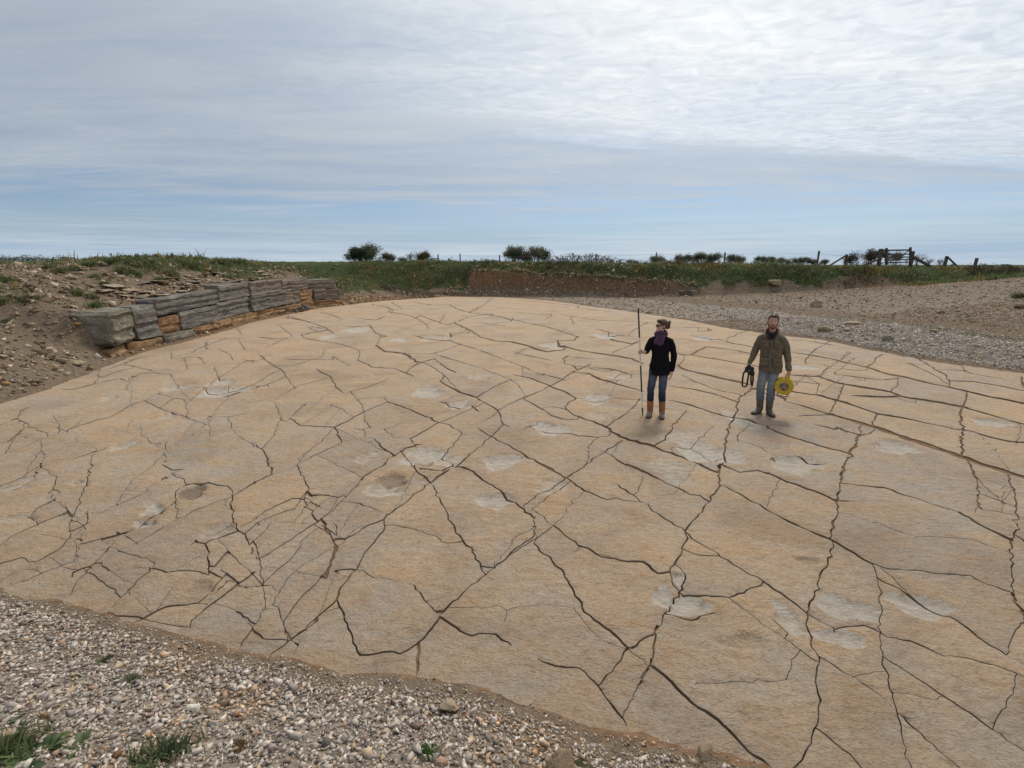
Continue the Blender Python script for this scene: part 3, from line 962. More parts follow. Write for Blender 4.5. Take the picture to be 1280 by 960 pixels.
    # rings round the tracks, then a spread of points that thins with distance
    for p in PT:
        for rr in (.45, .8, .93, 1.06, 1.3):
            k = 22 if rr > .6 else 8
            a = np.linspace(0, 2*pi, k, endpoint=False)+rng.random()
            lob = 1+.16*np.sin(a*2+p[7])+.13*np.sin(a*3+p[7]*2.3)+.09*np.sin(a*5+p[7]*1.7)+.05*np.sin(a*9+p[7])
            for x, y in zip(p[0]+np.cos(a)*p[2]*lob*rr, p[1]+np.sin(a)*p[3]*lob*rr): pts.append(np.array((x, y)))
    y = 1.7; G = []
    while y < 46:
        s = .0155*depth(y); xs = np.arange(-14, 15, s)
        g = np.stack([xs+rng.uniform(-.35, .35, len(xs))*s, np.full(len(xs), y)+rng.uniform(-.35, .35, len(xs))*s], -1)
        G.append(g[np.abs(g[:, 0]) < 1.35*depth(y)+1]); y += s
    G = np.concatenate(G); ok = inside(G[:, 0], G[:, 1], np.array(OO)); pts += list(G[ok])
    pts = np.array(pts)
    r = delaunay_2d_cdt([Vector(p) for p in pts], edges, [], 0, 1e-6, False)
    V = np.array([v[:] for v in r[0]]); tri = np.array([f for f in r[2] if len(f) == 3])
    cen = V[tri].mean(1); tri = tri[inside(cen[:, 0], cen[:, 1], np.array(OO))]
    cen = V[tri].mean(1); od = np.argsort(cen[:, 1]); sy = cen[od, 1]; gone = np.zeros(len(tri), bool)
    for a, b, wa, wb in segs:                      # triangles inside a joint are open
        w = max(wa, wb); lo = np.searchsorted(sy, min(a[1], b[1])-w); hi = np.searchsorted(sy, max(a[1], b[1])+w)
        if hi <= lo: continue
        k = od[lo:hi]; c = cen[k]; ab = b-a; t = np.clip(((c-a) @ ab)/max(ab @ ab, 1e-12), 0, 1)
        gone[k[np.linalg.norm(c-a-t[:, None]*ab, axis=1) < (wa+(wb-wa)*t)*.995]] = True
    tri = tri[~gone]
    # connected pieces of rock between the joints = slabs
    emap = {}
    for i, t in enumerate(tri):
        for a, b in ((t[0], t[1]), (t[1], t[2]), (t[2], t[0])):
            emap.setdefault((min(a, b), max(a, b)), []).append(i)
    par = np.arange(len(tri))
    def find(i):
        while par[i] != i: par[i] = par[par[i]]; i = par[i]
        return i
    for k, v in emap.items():
        if len(v) == 2: par[find(v[0])] = find(v[1])
    comp = np.array([find(i) for i in range(len(tri))])
    z0 = surf(V[:, 0], V[:, 1]); pz, pale, dark = patches(V[:, 0], V[:, 1])
    ids, cnt = np.unique(comp, return_counts=True)
    areas = {}
    A = np.abs(np.cross(V[tri[:, 1]]-V[tri[:, 0]], V[tri[:, 2]]-V[tri[:, 0]]))/2
    for i in ids: areas[i] = A[comp == i].sum()
    order = sorted(ids, key=lambda i: -areas[i])
    base = empty('limestone_pavement', (0, 0, 0)); tag(base, 'cracked tan limestone bedding plane with hollow tracks covering the quarry floor', 'pavement', kind='structure')
    frag_v, frag_t, frag_c = [], [], []; nf = 0; made = 0
    for rank, cid in enumerate(order):
        tt = tri[comp == cid]
        if areas[cid] < .0004: continue
        used, inv = np.unique(tt, return_inverse=True); inv = inv.reshape(tt.shape)
        xy = V[used]; c = xy.mean(0); rg = random.Random(rank*7+3)
        far = c[1]
        dz = rg.uniform(-.005, .005)
        tl = (rg.uniform(-.004, .004), rg.uniform(-.004, .004)) if areas[cid] < 4 else (0, 0)
        if areas[cid] < .02: dz -= rg.uniform(0, .015)
        top = z0[used]+pz[used]+dz+np.clip((xy[:, 0]-c[0])*tl[0]+(xy[:, 1]-c[1])*tl[1], -.004, .004)
        # boundary edges, kept in the winding of their triangle
        cntE = {}
        for t in inv:
            for a, b in ((t[0], t[1]), (t[1], t[2]), (t[2], t[0])): cntE[(a, b)] = 1
        bd = [(a, b) for (a, b) in cntE if (b, a) not in cntE]
        bset = np.array(sorted({a for e in bd for a in e}))
        top[bset] -= .004
        nt = len(used); Vv = np.column_stack([xy, top])
        m1 = {b: nt+k for k, b in enumerate(bset)}; m2 = {b: nt+len(bset)+k for k, b in enumerate(bset)}
        up = Vv[bset]; lo = up.copy(); lo[:, 2] -= .085
        Vv = np.concatenate([Vv, up, lo])
        sk = []
        for a, b in bd: sk += [(m1[b], m1[a], m2[a]), (m1[b], m2[a], m2[b])]
        Tt = np.concatenate([inv, np.array(sk)]) if sk else inv
        C = np.zeros((len(Vv), 3)); C[:nt, 0] = pale[used]; C[:nt, 1] = dark[used]
        C[nt:nt+len(bset)] = C[bset]; C[nt:, 2] = .45; C[nt+len(bset):, 2] = 1.0
        if rank < 290:
            o = fast_tris('slab', Vv-np.array([0, 0, 0]), Tt, M_SLAB, C)
            sm = np.zeros(len(Tt), bool); sm[:len(inv)] = True
            if len(o.data.polygons) == len(sm): o.data.polygons.foreach_set('use_smooth', sm)
            rimv = np.zeros(len(Vv), np.float32); rimv[bset] = 1; rimv[nt:] = 1
            ra = o.data.attributes.new('rim', 'FLOAT', 'POINT'); ra.data.foreach_set('value', rimv)
            o.parent = base; made += 1
        else:
            frag_v.append(Vv); frag_t.append(Tt+nf); frag_c.append(C); nf += len(Vv)
    if frag_v:
        o = fast_tris('rock_fragments', np.concatenate(frag_v), np.concatenate(frag_t), M_SLAB, np.concatenate(frag_c)); o.parent = base; tag(o, kind='stuff')
    print('slabs', made, 'of', len(order), 'points', len(pts), 'tris', len(tri))
build_pavement()
# ------------------------------------------------------------------ loose stone shapes
def ico(sub):
    bm = bmesh.new(); bmesh.ops.create_icosphere(bm, subdivisions=sub, radius=1)
    V = np.array([v.co[:] for v in bm.verts]); F = np.array([[v.index for v in f.verts] for f in bm.faces]); bm.free(); return V, F
def stone_shapes(n, sub, seed, jit=.26, cut=3):
    rng = np.random.default_rng(seed); V0, F = ico(sub); out = []
    for i in range(n):
        V = V0*(1+rng.normal(0, jit*.5, (len(V0), 1)))
        for k in range(cut):                       # broken faces
            d = rng.normal(size=3); d /= np.linalg.norm(d); h = rng.uniform(.35, .75)
            s = V @ d; V = V-np.outer(np.maximum(0, s-h), d)
        out.append(V*np.array([1, rng.uniform(.6, .95), rng.uniform(.35, .7)]))
    return out, F
OCT_V = np.array([(1, 0, 0), (-1, 0, 0), (0, 1, 0), (0, -1, 0), (0, 0, 1), (0, 0, -1)], float)
OCT_F = np.array([(0, 2, 4), (2, 1, 4), (1, 3, 4), (3, 0, 4), (2, 0, 5), (1, 2, 5), (3, 1, 5), (0, 3, 5)])
def rot_random(n, rng, tilt=.5):
    a = rng.uniform(0, 2*pi, n); b = rng.normal(0, tilt, n); c = rng.normal(0, tilt, n)
    ca, sa, cb, sb, cc, sc = np.cos(a), np.sin(a), np.cos(b), np.sin(b), np.cos(c), np.sin(c)
    z = np.zeros(n); o = np.ones(n)
    Rz = np.stack([np.stack([ca, -sa, z], -1), np.stack([sa, ca, z], -1), np.stack([z, z, o], -1)], 1)
    Rx = np.stack([np.stack([o, z, z], -1), np.stack([z, cb, -sb], -1), np.stack([z, sb, cb], -1)], 1)
    Ry = np.stack([np.stack([cc, z, sc], -1), np.stack([z, o, z], -1), np.stack([-sc, z, cc], -1)], 1)
    return Rz @ Rx @ Ry
def oct_shapes(n, seed):
    r = np.random.default_rng(seed); return [OCT_V*r.uniform(.55, 1.1, (6, 1))*np.array([1, r.uniform(.6, .95), r.uniform(.3, .6)])+r.normal(0, .12, (6, 3)) for _ in range(n)]
def shard_shapes(n, seed):
    """angular chips: hulls of a few random points"""
    rng = np.random.default_rng(seed); out = []
    for i in range(n):
        P = rng.uniform(-1, 1, (9, 3)); P /= np.maximum(.75, np.abs(P).max(1, keepdims=True)); P *= np.array([1, rng.uniform(.5, .95), rng.uniform(.25, .6)])
        bm = bmesh.new()
        for q in P: bm.verts.new(q)
        r = bmesh.ops.convex_hull(bm, input=bm.verts[:])
        bmesh.ops.delete(bm, geom=[v for v in bm.verts if not v.link_faces], context='VERTS')
        bmesh.ops.triangulate(bm, faces=bm.faces[:]); bm.verts.index_update(); bmesh.ops.recalc_face_normals(bm, faces=bm.faces[:])
        out.append((np.array([v.co[:] for v in bm.verts]), np.array([[v.index for v in f.verts] for f in bm.faces]))); bm.free()
    return out
def scatter_mixed(name, X, Y, S, cols, shapes, mat, rng, sink=.25, tilt=.5):
    VV, TT, CC = [], [], []; nv = 0; pick = rng.integers(0, len(shapes), len(X)); Z = land(X, Y); R = rot_random(len(X), rng, tilt)
    for i, (sv, sf) in enumerate(shapes):
        m = np.where(pick == i)[0]; k = len(sv)
        if not len(m): continue
        V = np.einsum('nij,nkj->nki', R[m], sv[None]*S[m][:, None, None]); zm = V[:, :, 2].min(1); hh = V[:, :, 2].max(1)-zm
        V = V+np.stack([X[m], Y[m], Z[m]-zm-sink*hh], -1)[:, None, :]
        VV.append(V.reshape(-1, 3)); TT.append((sf[None]+(np.arange(len(m))*k)[:, None, None]).reshape(-1, 3)+nv); CC.append(np.repeat(cols[m], k, 0)); nv += k*len(m)
    return fast_tris(name, np.concatenate(VV), np.concatenate(TT), mat, np.concatenate(CC))
def scatter(name, X, Y, S, cols, shapes, F, mat, rng, sink=.25, tilt=.5):
    n = len(X); Z = land(X, Y); pick = rng.integers(0, len(shapes), n)
    R = rot_random(n, rng, tilt); SH = np.array(shapes)[pick]
    V = np.einsum('nij,nkj->nki', R, SH*S[:, None, None])
    zmin = V[:, :, 2].min(1); hh = V[:, :, 2].max(1)-zmin
    V += np.stack([X, Y, Z-zmin-sink*hh], -1)[:, None, :]
    k = SH.shape[1]
    T = (F[None]+(np.arange(n)*k)[:, None, None]).reshape(-1, 3)
    return fast_tris(name, V.reshape(-1, 3), T, mat, np.repeat(cols, k, 0))
def stone_cols(n, rng, pal, wt, var=.18):
    pal = np.array(pal); c = pal[rng.choice(len(pal), n, p=np.array(wt)/sum(wt))]
    return c*(1+rng.normal(0, var, (n, 1)))
GREYS = [(.52, .44, .37), (.43, .36, .305), (.32, .265, .225), (.60, .53, .45), (.42, .31, .205), (.34, .225, .16), (.19, .165, .145)]
GW = [4, 4.5, 2.5, 1.6, 1.5, .7, .5]

# ------------------------------------------------------------------ gravel heap in front
rng = np.random.default_rng(3)
N0 = 270000
X = rng.uniform(-6.5, 4.5, N0); Y = rng.uniform(1.05, 5.0, N0)
keep = (np.abs(X) < 1.35*Y+1.3); X, Y = X[keep], Y[keep]
dn = pdist(X, Y, EDGE_N)*np.where(inside(X, Y, OUTLINE), -1, 1)
e = dn+.22*fbm(X*1.1, Y*1.1, 21, 3)+.10*fbm(X*5, Y*5, 25, 2)
p = np.clip(sst(.0, .26, e)*1.0+.45*sst(-.05, .03, e)+.02*sst(-1.0, -.05, e)+.0012, 0, 1)
X, Y, e, dn = [q[rng.random(len(X)) < p] if False else q for q in (X, Y, e, dn)]
m = rng.random(len(X)) < p*.62; X, Y, e, dn = X[m], Y[m], e[m], dn[m]
S = np.exp(rng.normal(np.log(.0100), .46, len(X)))*(.5+.5*sst(0, .3, e)); S = np.clip(S, .004, .043)
SHARDS = shard_shapes(40, 2)
C = stone_cols(len(X), rng, GREYS, GW)
# rusty patches of clay-stained chips
rust = (rng.random(len(X)) < .45*sst(.04, .22, fbm(X*1.3, Y*1.3, 77, 3))); C[rust] = C[rust]*np.array([1.05, .84, .66])
bigm = S > .018; fine = S < .0088
OSN = oct_shapes(30, 14)
o = scatter('fine_front_gravel', X[fine], Y[fine], S[fine], C[fine], OSN, OCT_F, M_STONE_NEAR, rng, .18, .5)
tag(o, 'fine limestone grit between the chips of the near gravel heap', 'gravel', kind='stuff')
mm_ = ~bigm & ~fine
o = scatter_mixed('front_gravel', X[mm_], Y[mm_], S[mm_], C[mm_], SHARDS, M_STONE_NEAR, rng, .18, .45)
tag(o, 'loose grey and buff limestone chips heaped along the near edge of the pavement', 'gravel', kind='stuff')
o = scatter_mixed('coarse_front_gravel', X[bigm], Y[bigm], S[bigm], C[bigm], SHARDS, M_STONE_NEAR, rng, .2, .35)
tag(o, 'coarser limestone lumps among the chips of the near gravel heap', 'gravel', kind='stuff')

# ------------------------------------------------------------------ gravel spread and mounds on the right, rubble on the banks
OS = oct_shapes(30, 4)
def pick_area(n, x0, x1, y0, y1, rng):
    X = rng.uniform(x0, x1, n); Y = rng.uniform(y0, y1, n); k = ~inside(X, Y, OUTLINE) & (np.abs(X) < 1.2*Y+2); return X[k], Y[k]
X1, Y1 = pick_area(104000, 9, 26, 10, 24, rng); X2, Y2 = pick_area(54000, 3, 48, 19, 42, rng)
X = np.concatenate([X1, X2]); Y = np.concatenate([Y1, Y2])
z, d, dL, dF, dR, dN, q, n1, n2, n3, wL, wR, wN, far, cut, ins = land(X, Y, True)
g = wR*sst(-.02, .4, dR+.5*n2)*sst(.0, -1.0, q)
g *= 1-.80*np.exp(-((dR-6.4-.6*n1)/1.1)**2)*sst(.3, .6, wR)
g *= np.where(dR < 6, 1, .80)*(1-.55*np.exp(-((dR-5.0-.9*n1)/.9)**2)*sst(12, 15, X))
g *= np.where(X < 12, .75, 1)
m = rng.random(len(X)) < g; X, Y = X[m], Y[m]; dR = dR[m]
S = np.clip(np.exp(rng.normal(np.log(.030), .40, len(X))), .012, .10)*np.where(Y > 24, 1.55, 1)
C = stone_cols(len(X), rng, GREYS, [3, 4, 4, 1.2, 1.4, .8, 2.2], .22); warm = (dR > 6) | (X < 11); C[warm] = C[warm]*np.array([.84, .72, .60])
o = scatter('gravel_spread', X, Y, S, C, OS, OCT_F, M_STONE, rng, .38, .35)
tag(o, 'grey limestone gravel spread and mounded beside the far edge of the pavement', 'gravel', kind='stuff')
# rubble in the earth banks
X, Y = pick_area(60000, -19, -9, 6, 40, rng)
X3 = rng.uniform(-14, 46, 30000); Y3 = np.interp(X3, BANK_X, BANK_Y)+rng.uniform(-1.2, 2.6, len(X3))
k = ~inside(X3, Y3, OUTLINE); X = np.concatenate([X, X3[k]]); Y = np.concatenate([Y, Y3[k]])
z, d, dL, dF, dR, dN, q, n1, n2, n3, wL, wR, wN, far, cut, ins = land(X, Y, True)
gl = np.where((X < -8) & (dL < 7) & (q < 0), .55*sst(.0, .3, dL)*(.35+sst(-.12, .15, n2))*np.where(Y > 20, .5, 1), 0)
gb = np.where(q > -1.2, .55*cut+.16*np.exp(-((X-25)/4)**2)+.05, 0)
m = rng.random(len(X)) < np.maximum(gl, gb); X, Y = X[m], Y[m]; cutm = (Y > 34)
S = np.clip(np.exp(rng.normal(np.log(.045), .55, len(X))), .015, .20)
C = stone_cols(len(X), rng, [(.40, .32, .23), (.30, .22, .145), (.20, .145, .10), (.50, .42, .33), (.33, .19, .09)], [3, 4, 4, 2.0, 1.0], .25)
o = scatter('bank_rubble', X, Y, S, C, oct_shapes(30, 9), OCT_F, M_STONE, rng, .35, .6)
xs = rng.uniform(-4.5, 14, 30000); ys = np.interp(xs, BANK_X, BANK_Y)+rng.uniform(-1.2, 1.6, 30000)
r = land(xs, ys, True); kf = (r[6] > -.6) & (r[6] < .75) & (r[0] > .25) & (r[14] > .3) & (rng.random(30000) < .55); xs, ys = xs[kf], ys[kf]
o2 = scatter('cutting_stones', xs, ys, np.clip(np.exp(rng.normal(np.log(.05), .5, len(xs))), .02, .16), stone_cols(len(xs), rng, [(.38, .27, .18), (.29, .185, .115), (.46, .38, .29), (.34, .28, .22), (.22, .14, .09)], [3, 4, 1.8, 2, 3], .22), OS, OCT_F, M_STONE, rng, .3, .6)
xo = rng.uniform(-14, -4.5, 16000); yo = rng.uniform(31, 46, 16000); dl = np.minimum(pdist(xo, yo, EDGE_L), pdist(xo, yo, EDGE_F[:2])); ko = ~inside(xo, yo, OUTLINE) & (rng.random(16000) < 1.1*sst(1.5, .1, dl)); xo, yo = xo[ko], yo[ko]
o3 = scatter('orange_rubble', xo, yo, np.clip(np.exp(rng.normal(np.log(.06), .55, len(xo))), .025, .22), stone_cols(len(xo), rng, [(.42, .25, .12), (.33, .18, .085), (.48, .36, .22), (.26, .16, .10), (.38, .32, .25)], [3, 3, 2, 2, 1], .2), OS, OCT_F, M_STONE, rng, .3, .6)
tag(o3, 'orange broken rubble along the pavement edge where the rock ledge runs out', 'rubble', kind='stuff')
tag(o2, 'brown and reddish stones packed in the face of the earth cutting', 'rubble', kind='stuff')
tag(o, 'small buff stones bedded in the earth banks round the quarry floor', 'rubble', kind='stuff')

# ------------------------------------------------------------------ stones one can pick out
def rock_mesh(name, size, seed, flat=False, sub=3, mat=None, rough=.2):
    rng = np.random.default_rng(seed); V, F = ico(sub)
    if flat:
        V = np.sign(V)*np.abs(V)**.62
    for k in range(9):
        d = rng.normal(size=3); d[2] *= .6; d /= np.linalg.norm(d); h = rng.uniform(.45, .85)
        s = V @ d; V = V-np.outer(np.maximum(0, s-h), d)*.97
    nn = fbm(V[:, 0]*1.8+seed*3.1, V[:, 1]*1.8+V[:, 2]*2.3, seed, 4); V = V*(1+rough*2*nn[:, None])
    V = V*np.array(size)/2/np.array([max(1e-3, np.abs(V[:, i]).max()) for i in range(3)])
    me = bpy.data.meshes.new(name); me.from_pydata(V.tolist(), [], F.tolist()); me.materials.append(mat or M_BUFF)
    return me
def put_rock(name, me, x, y, label, cat='rock', group=None, rz=0, tilt=(0, 0), sink=.2, z=None):
    o = bpy.data.objects.new(name, me); col.objects.link(o)
    h = max(v.co.z for v in me.vertices)
    o.location = (x, y, (lz(x, y) if z is None else z)+h*(1-2*sink)); o.rotation_euler = (tilt[0], tilt[1], rz)
    return tag(o, label, cat, group)
def gpix(px, py):
    """where a pixel's ray meets the land"""
    u = (px-640)/FPX; v = (480-py)/FPX; dy = cos(PITCH)+v*sin(PITCH); dz = -sin(PITCH)+v*cos(PITCH)
    t = np.concatenate([np.arange(1.2, 8, .02), np.arange(8, 70, .05)]); h = CAMH+dz*t-land(u*t, dy*t)
    i = int(np.argmax(h < 0)) if (h < 0).any() else len(t)-1
    return u*t[i], dy*t[i]
def rock_at(px, py, wpx, hr, dr, seed, label, name='rock', mat=None, flat=False, rz=0, tilt=(0, 0), sink=.2, group=None, sub=3):
    x, y = gpix(px, py); w = wpx*(y*cos(PITCH)+2*sin(PITCH))/FPX
    return put_rock(name, rock_mesh(name, (w, w*dr, w*hr), seed, flat, sub, mat), x, y, label, 'rock', group, rz, tilt, sink)
rock_at(561, 888, 30, .62, .8, 31, 'rounded tan cobble standing on the grey gravel heap', 'cobble', M_BUFF, rz=.3, tilt=(.2, .3), sink=.1)
rock_at(703, 962, 52, .55, .9, 14, 'large flat brown rock half buried in the gravel', 'flat_rock', M_BROWN, True, .5, (.6, .1), .25)
rock_at(880, 946, 30, .45, .7, 33, 'squarish reddish brown stone at the gravel edge of the pavement', 'stone', M_BROWN, True, .2, (.1, 0), .2)
rock_at(6, 932, 36, .6, .8, 34, 'sandy yellow boulder beside the broad-leaved weed', 'boulder', M_BUFF, False, 0, (0, 0), .25)
rock_at(55, 899, 13, .9, .7, 35, 'small orange stone poking up behind the weed leaves', 'stone', M_ORANGE, False, .4, (.3, .2), .1)
rock_at(80, 922, 22, .3, .5, 36, 'thin whitish sliver of stone beside the weed leaves', 'stone_sliver', M_BUFF, True, .3, (0, .1), .1)
rock_at(97, 455, 26, .2, .5, 37, 'long pale plank-like slab lying at the foot of the earth bank', 'loose_slab', M_BUFF, True, -.4, (.2, .15), .2)
rock_at(1022, 383, 17, .6, .7, 38, 'pale yellow rock on the gravel mound behind the man', 'rock', M_BUFF, False, 0, (0, 0), .2)
rock_at(1064, 406, 22, .3, .8, 39, 'flat pale slab on top of a small rubble pile on the gravel', 'loose_slab', M_BUFF, True, .3, (0, .1), .2)
rock_at(1034, 414, 22, .35, .7, 40, 'squared tan block at the pavement edge by the rubble pile', 'stone_block', M_BUFF, True, .1, (0, 0), .2)
rock_at(1058, 413, 12, .4, .7, 41, 'small white stone below the flat pale slab', 'stone', M_BUFF, True, .8, (0, 0), .2)
rock_at(1110, 426, 15, .6, .8, 42, 'brown mossy boulder in the grey gravel spread', 'boulder', M_BLOCK, False, .3, (0, 0), .25)
rock_at(1167, 416, 14, .45, .8, 43, 'white stone in the grey gravel spread', 'stone', M_BUFF, False, .9, (0, 0), .2)
rock_at(1190, 366, 11, .3, .8, 44, 'thin pale slab below the grassy bank beside the gate', 'loose_slab', M_BUFF, True, .2, (0, 0), .2)
rock_at(1276, 385, 18, .35, .7, 45, 'pale buff slab with a green weed behind it on the gravel mound', 'loose_slab', M_BUFF, True, .1, (0, .1), .2)
rock_at(1176, 392, 9, .5, .8, 46, 'dark brown lump of earth and stone on the track', 'stone', M_BROWN, False, .1, (0, 0), .2)
rock_at(970, 356, 24, .35, .5, 47, 'pale limestone slab jutting from the grassy bank', 'loose_slab', M_BUFF, True, .0, (.1, 0), .3)
rock_at(866, 370, 11, .8, .8, 48, 'mossy block at the right end of the earth cutting', 'stone_block', M_BLOCK, True, .2, (0, 0), .2)
rock_at(853, 369, 8, .9, .8, 49, 'small dark block beside the mossy block at the cutting', 'stone_block', M_BLOCK, True, .5, (0, 0), .2)
rng2 = random.Random(4)
protos = [rock_mesh('rubble_stone', (1, rng2.uniform(.6, .9), rng2.uniform(.35, .65)), 60+i, i % 2 == 0, 2, [M_BUFF, M_BUFF, M_BROWN][i % 3]) for i in range(9)]
spots = [(28, 352, 9), (23, 362, 7), (37, 358, 6), (90, 349, 9), (85, 337, 6), (101, 338, 6), (98, 328, 5), (76, 353, 5), (67, 359, 5), (150, 349, 12), (156, 353, 5), (80, 366, 9), (87, 370, 6), (108, 347, 7),
         (60, 365, 5), (14, 371, 6), (2, 371, 6), (36, 377, 6), (58, 378, 8), (104, 354, 6), (133, 345, 8), (130, 380, 5), (92, 385, 10), (91, 398, 10), (8, 437, 8), (20, 394, 8), (33, 405, 5), (70, 401, 5),
         (48, 412, 6), (66, 447, 7), (70, 460, 5), (25, 450, 5), (20, 500, 4), (120, 402, 6), (145, 365, 7), (138, 371, 6), (168, 338, 5), (112, 365, 6), (46, 391, 7), (10, 416, 5), (125, 432, 5), (55, 430, 5),
         (12, 352, 5), (50, 345, 5), (120, 336, 5), (140, 333, 5), (210, 365, 8), (225, 357, 8), (238, 362, 6), (205, 355, 9), (250, 348, 8), (262, 339, 8), (275, 346, 10), (290, 340, 7), (325, 350, 7), (318, 341, 6), (345, 340, 6),
         (362, 338, 6), (372, 332, 5), (418, 336, 5), (420, 333, 7), (452, 347, 5), (452, 358, 4), (470, 353, 4), (540, 334, 5), (565, 340, 4), (485, 358, 5), (505, 362, 5), (518, 346, 4)]
for i, (px, py, w) in enumerate(spots):
    x, y = gpix(px, py); s = 1.15*w*(y+.5)/FPX
    o = put_rock('rubble_stone', protos[i % 9], x, y, 'pale rubble stone lying loose on the earth bank round the rock ledge', 'rock', 'rubble stones on the earth bank', rng2.uniform(0, 6), (rng2.uniform(-.4, .4), rng2.uniform(-.4, .4)), .2)
    o.scale = (s, s, s); o.location.z = lz(x, y)+.12*s

# ------------------------------------------------------------------ the rock ledge cut along the left side
def block_mesh(name, L, D, Hh, seed, mat, rough=.03, rnd=.022):
    bm = bmesh.new(); bmesh.ops.create_cube(bm, size=1)
    cuts = max(4, min(30, int(L/.14)))
    bmesh.ops.subdivide_edges(bm, edges=bm.edges[:], cuts=cuts, use_grid_fill=True)
    rr = np.random.default_rng(seed); off = rr.uniform(0, 50, 3); shear = rr.uniform(-.06, .06, 4)
    for v in bm.verts:
        x, y, z = v.co
        k = [abs(c)*2 for c in (x, y, z)]; e = max(0, sorted(k)[1]-.78)/.22       # soften the arrises
        sc = 1-rnd*e*e
        p = np.array([x*L*(1-rnd*.4*e), y*D*sc, z*Hh*sc])
        p[0] += shear[0]*z*Hh*2; p[2] += shear[1]*x*L*.35
        a = fbm(p[0]*2.2+off[0], p[2]*2.6+p[1]*1.7+off[1], seed, 4); b = fbm(p[2]*7+off[2], p[0]*1.5, seed+5, 3)
        lam = np.floor((p[2]+.05*fbm(p[0]*.8+off[2], 1.0, seed, 2))*9+off[1]); p[1] += a*rough*2.6+b*rough*1.6+(_h(np.array(lam), np.array(seed*1.0), 5)-.5)*rough*2.6; p[0] += fbm(p[2]*3+off[1], p[1]*3, seed+8, 3)*rough*3; p[2] += fbm(p[0]*3, p[1]*3+off[0], seed+9, 3)*rough*1.8
        v.co = p
    me = bpy.data.meshes.new(name); bm.to_mesh(me); bm.free(); me.materials.append(mat); return me
ledge = empty('rock_ledge', (EDGE_L[5][0], EDGE_L[5][1], 0))
tag(ledge, 'bedded limestone ledge of grey and orange blocks cut along the pavement edge', 'rock ledge')
LP = np.array(EDGE_L[4:]+EDGE_F[1:2]); seg = np.linalg.norm(np.diff(LP, axis=0), axis=1); cum = np.concatenate([[0], np.cumsum(seg)])
def ledge_pt(s, off):
    x = np.interp(s, cum, LP[:, 0]); y = np.interp(s, cum, LP[:, 1]); e = .4
    dx = np.interp(s+e, cum, LP[:, 0])-np.interp(s-e, cum, LP[:, 0]); dy = np.interp(s+e, cum, LP[:, 1])-np.interp(s-e, cum, LP[:, 1])
    L = math.hypot(dx, dy); return x-dy/L*off, y+dx/L*off, math.atan2(dy, dx)
S_AT = lambda yy: float(np.interp(yy, LP[:, 1], cum))
s0, s1 = S_AT(14.4), S_AT(34.6)
def course(zb, zt, s_a, s_b, lens, mats, off, seed, depth=.9, name='block', rough=.034, gap=.012):
    rg = random.Random(seed); s = s_a; i = 0
    while s < s_b:
        L = rg.uniform(*lens)
        if s+L > s_b: L = s_b-s
        if L < .18: break
        sm = s+L/2; x, y, a = ledge_pt(sm, off+depth/2+rg.uniform(-.025, .03))
        b, t = zb(sm), zt(sm)
        if t-b > .06:
            me = block_mesh(name, L-gap, depth, (t-b)*rg.uniform(.95, 1.0), seed*100+i, mats(sm, rg), rough)
            o = bpy.data.objects.new(name, me); col.objects.link(o); o.parent = ledge; o.matrix_parent_inverse = Matrix.Translation(-Vector(ledge.location))
            o.location = (x, y, (b+t)/2); o.rotation_euler = (rg.uniform(-.03, .03), rg.uniform(-.015, .015), a)
        s += L; i += 1
def ytos(s): return float(np.interp(s, cum, LP[:, 1]))
LT = lambda s: float(ledge_top(ytos(s)))
hA = lambda s: .30+.16*min(1, max(0, (ytos(s)-16)/10))                     # top of the orange foot course
hB = lambda s: hA(s)+(LT(s)-hA(s))*(.98 if ytos(s) < 17 else .52)
course(lambda s: -.04, hA, s0, s1, (.8, 2.2), lambda s, r: M_ORANGE if (ytos(s) > 18.2 or r.random() < .4) else M_BLOCK, .30, 1)
course(hA, hB, s0+1.55, S_AT(17.0), (2.4, 3.4), lambda s, r: M_GREYBED, .32, 2, rough=.035)
course(hA, hB, S_AT(17.0)+.12, S_AT(18.3), (1.2, 1.3), lambda s, r: M_ORANGE, .40, 3)
course(hA, hB, S_AT(18.3), S_AT(28.5), (2.4, 5.0), lambda s, r: M_GREYBED, .36, 4, gap=.004)
course(hA, hB, S_AT(28.5), s1, (.7, 1.3), lambda s, r: M_ORANGE if r.random() < .6 else M_UPPERBED, .38, 5)
course(hB, LT, S_AT(17.0)+.12, S_AT(25), (2.6, 5.2), lambda s, r: M_GREYBED, .43, 6, .8, gap=.004)
course(hB, LT, S_AT(25), s1-.4, (2.4, 5.0), lambda s, r: M_UPPERBED, .46, 7, .8, gap=.004)
# the big rounded block at the near end, and the small blocks it sits on
x, y, a = ledge_pt(s0+.75, .22+.5)
me = block_mesh('corner_block', 1.45, 1.0, 1.02, 901, M_BLOCK, .035, .16); o = bpy.data.objects.new('corner_block', me); col.objects.link(o); o.parent = ledge
o.matrix_parent_inverse = Matrix.Translation(-Vector(ledge.location)); o.location = (x, y, .88); o.rotation_euler = (.03, -.02, a); o['label'] = 'big rounded mossy corner block'
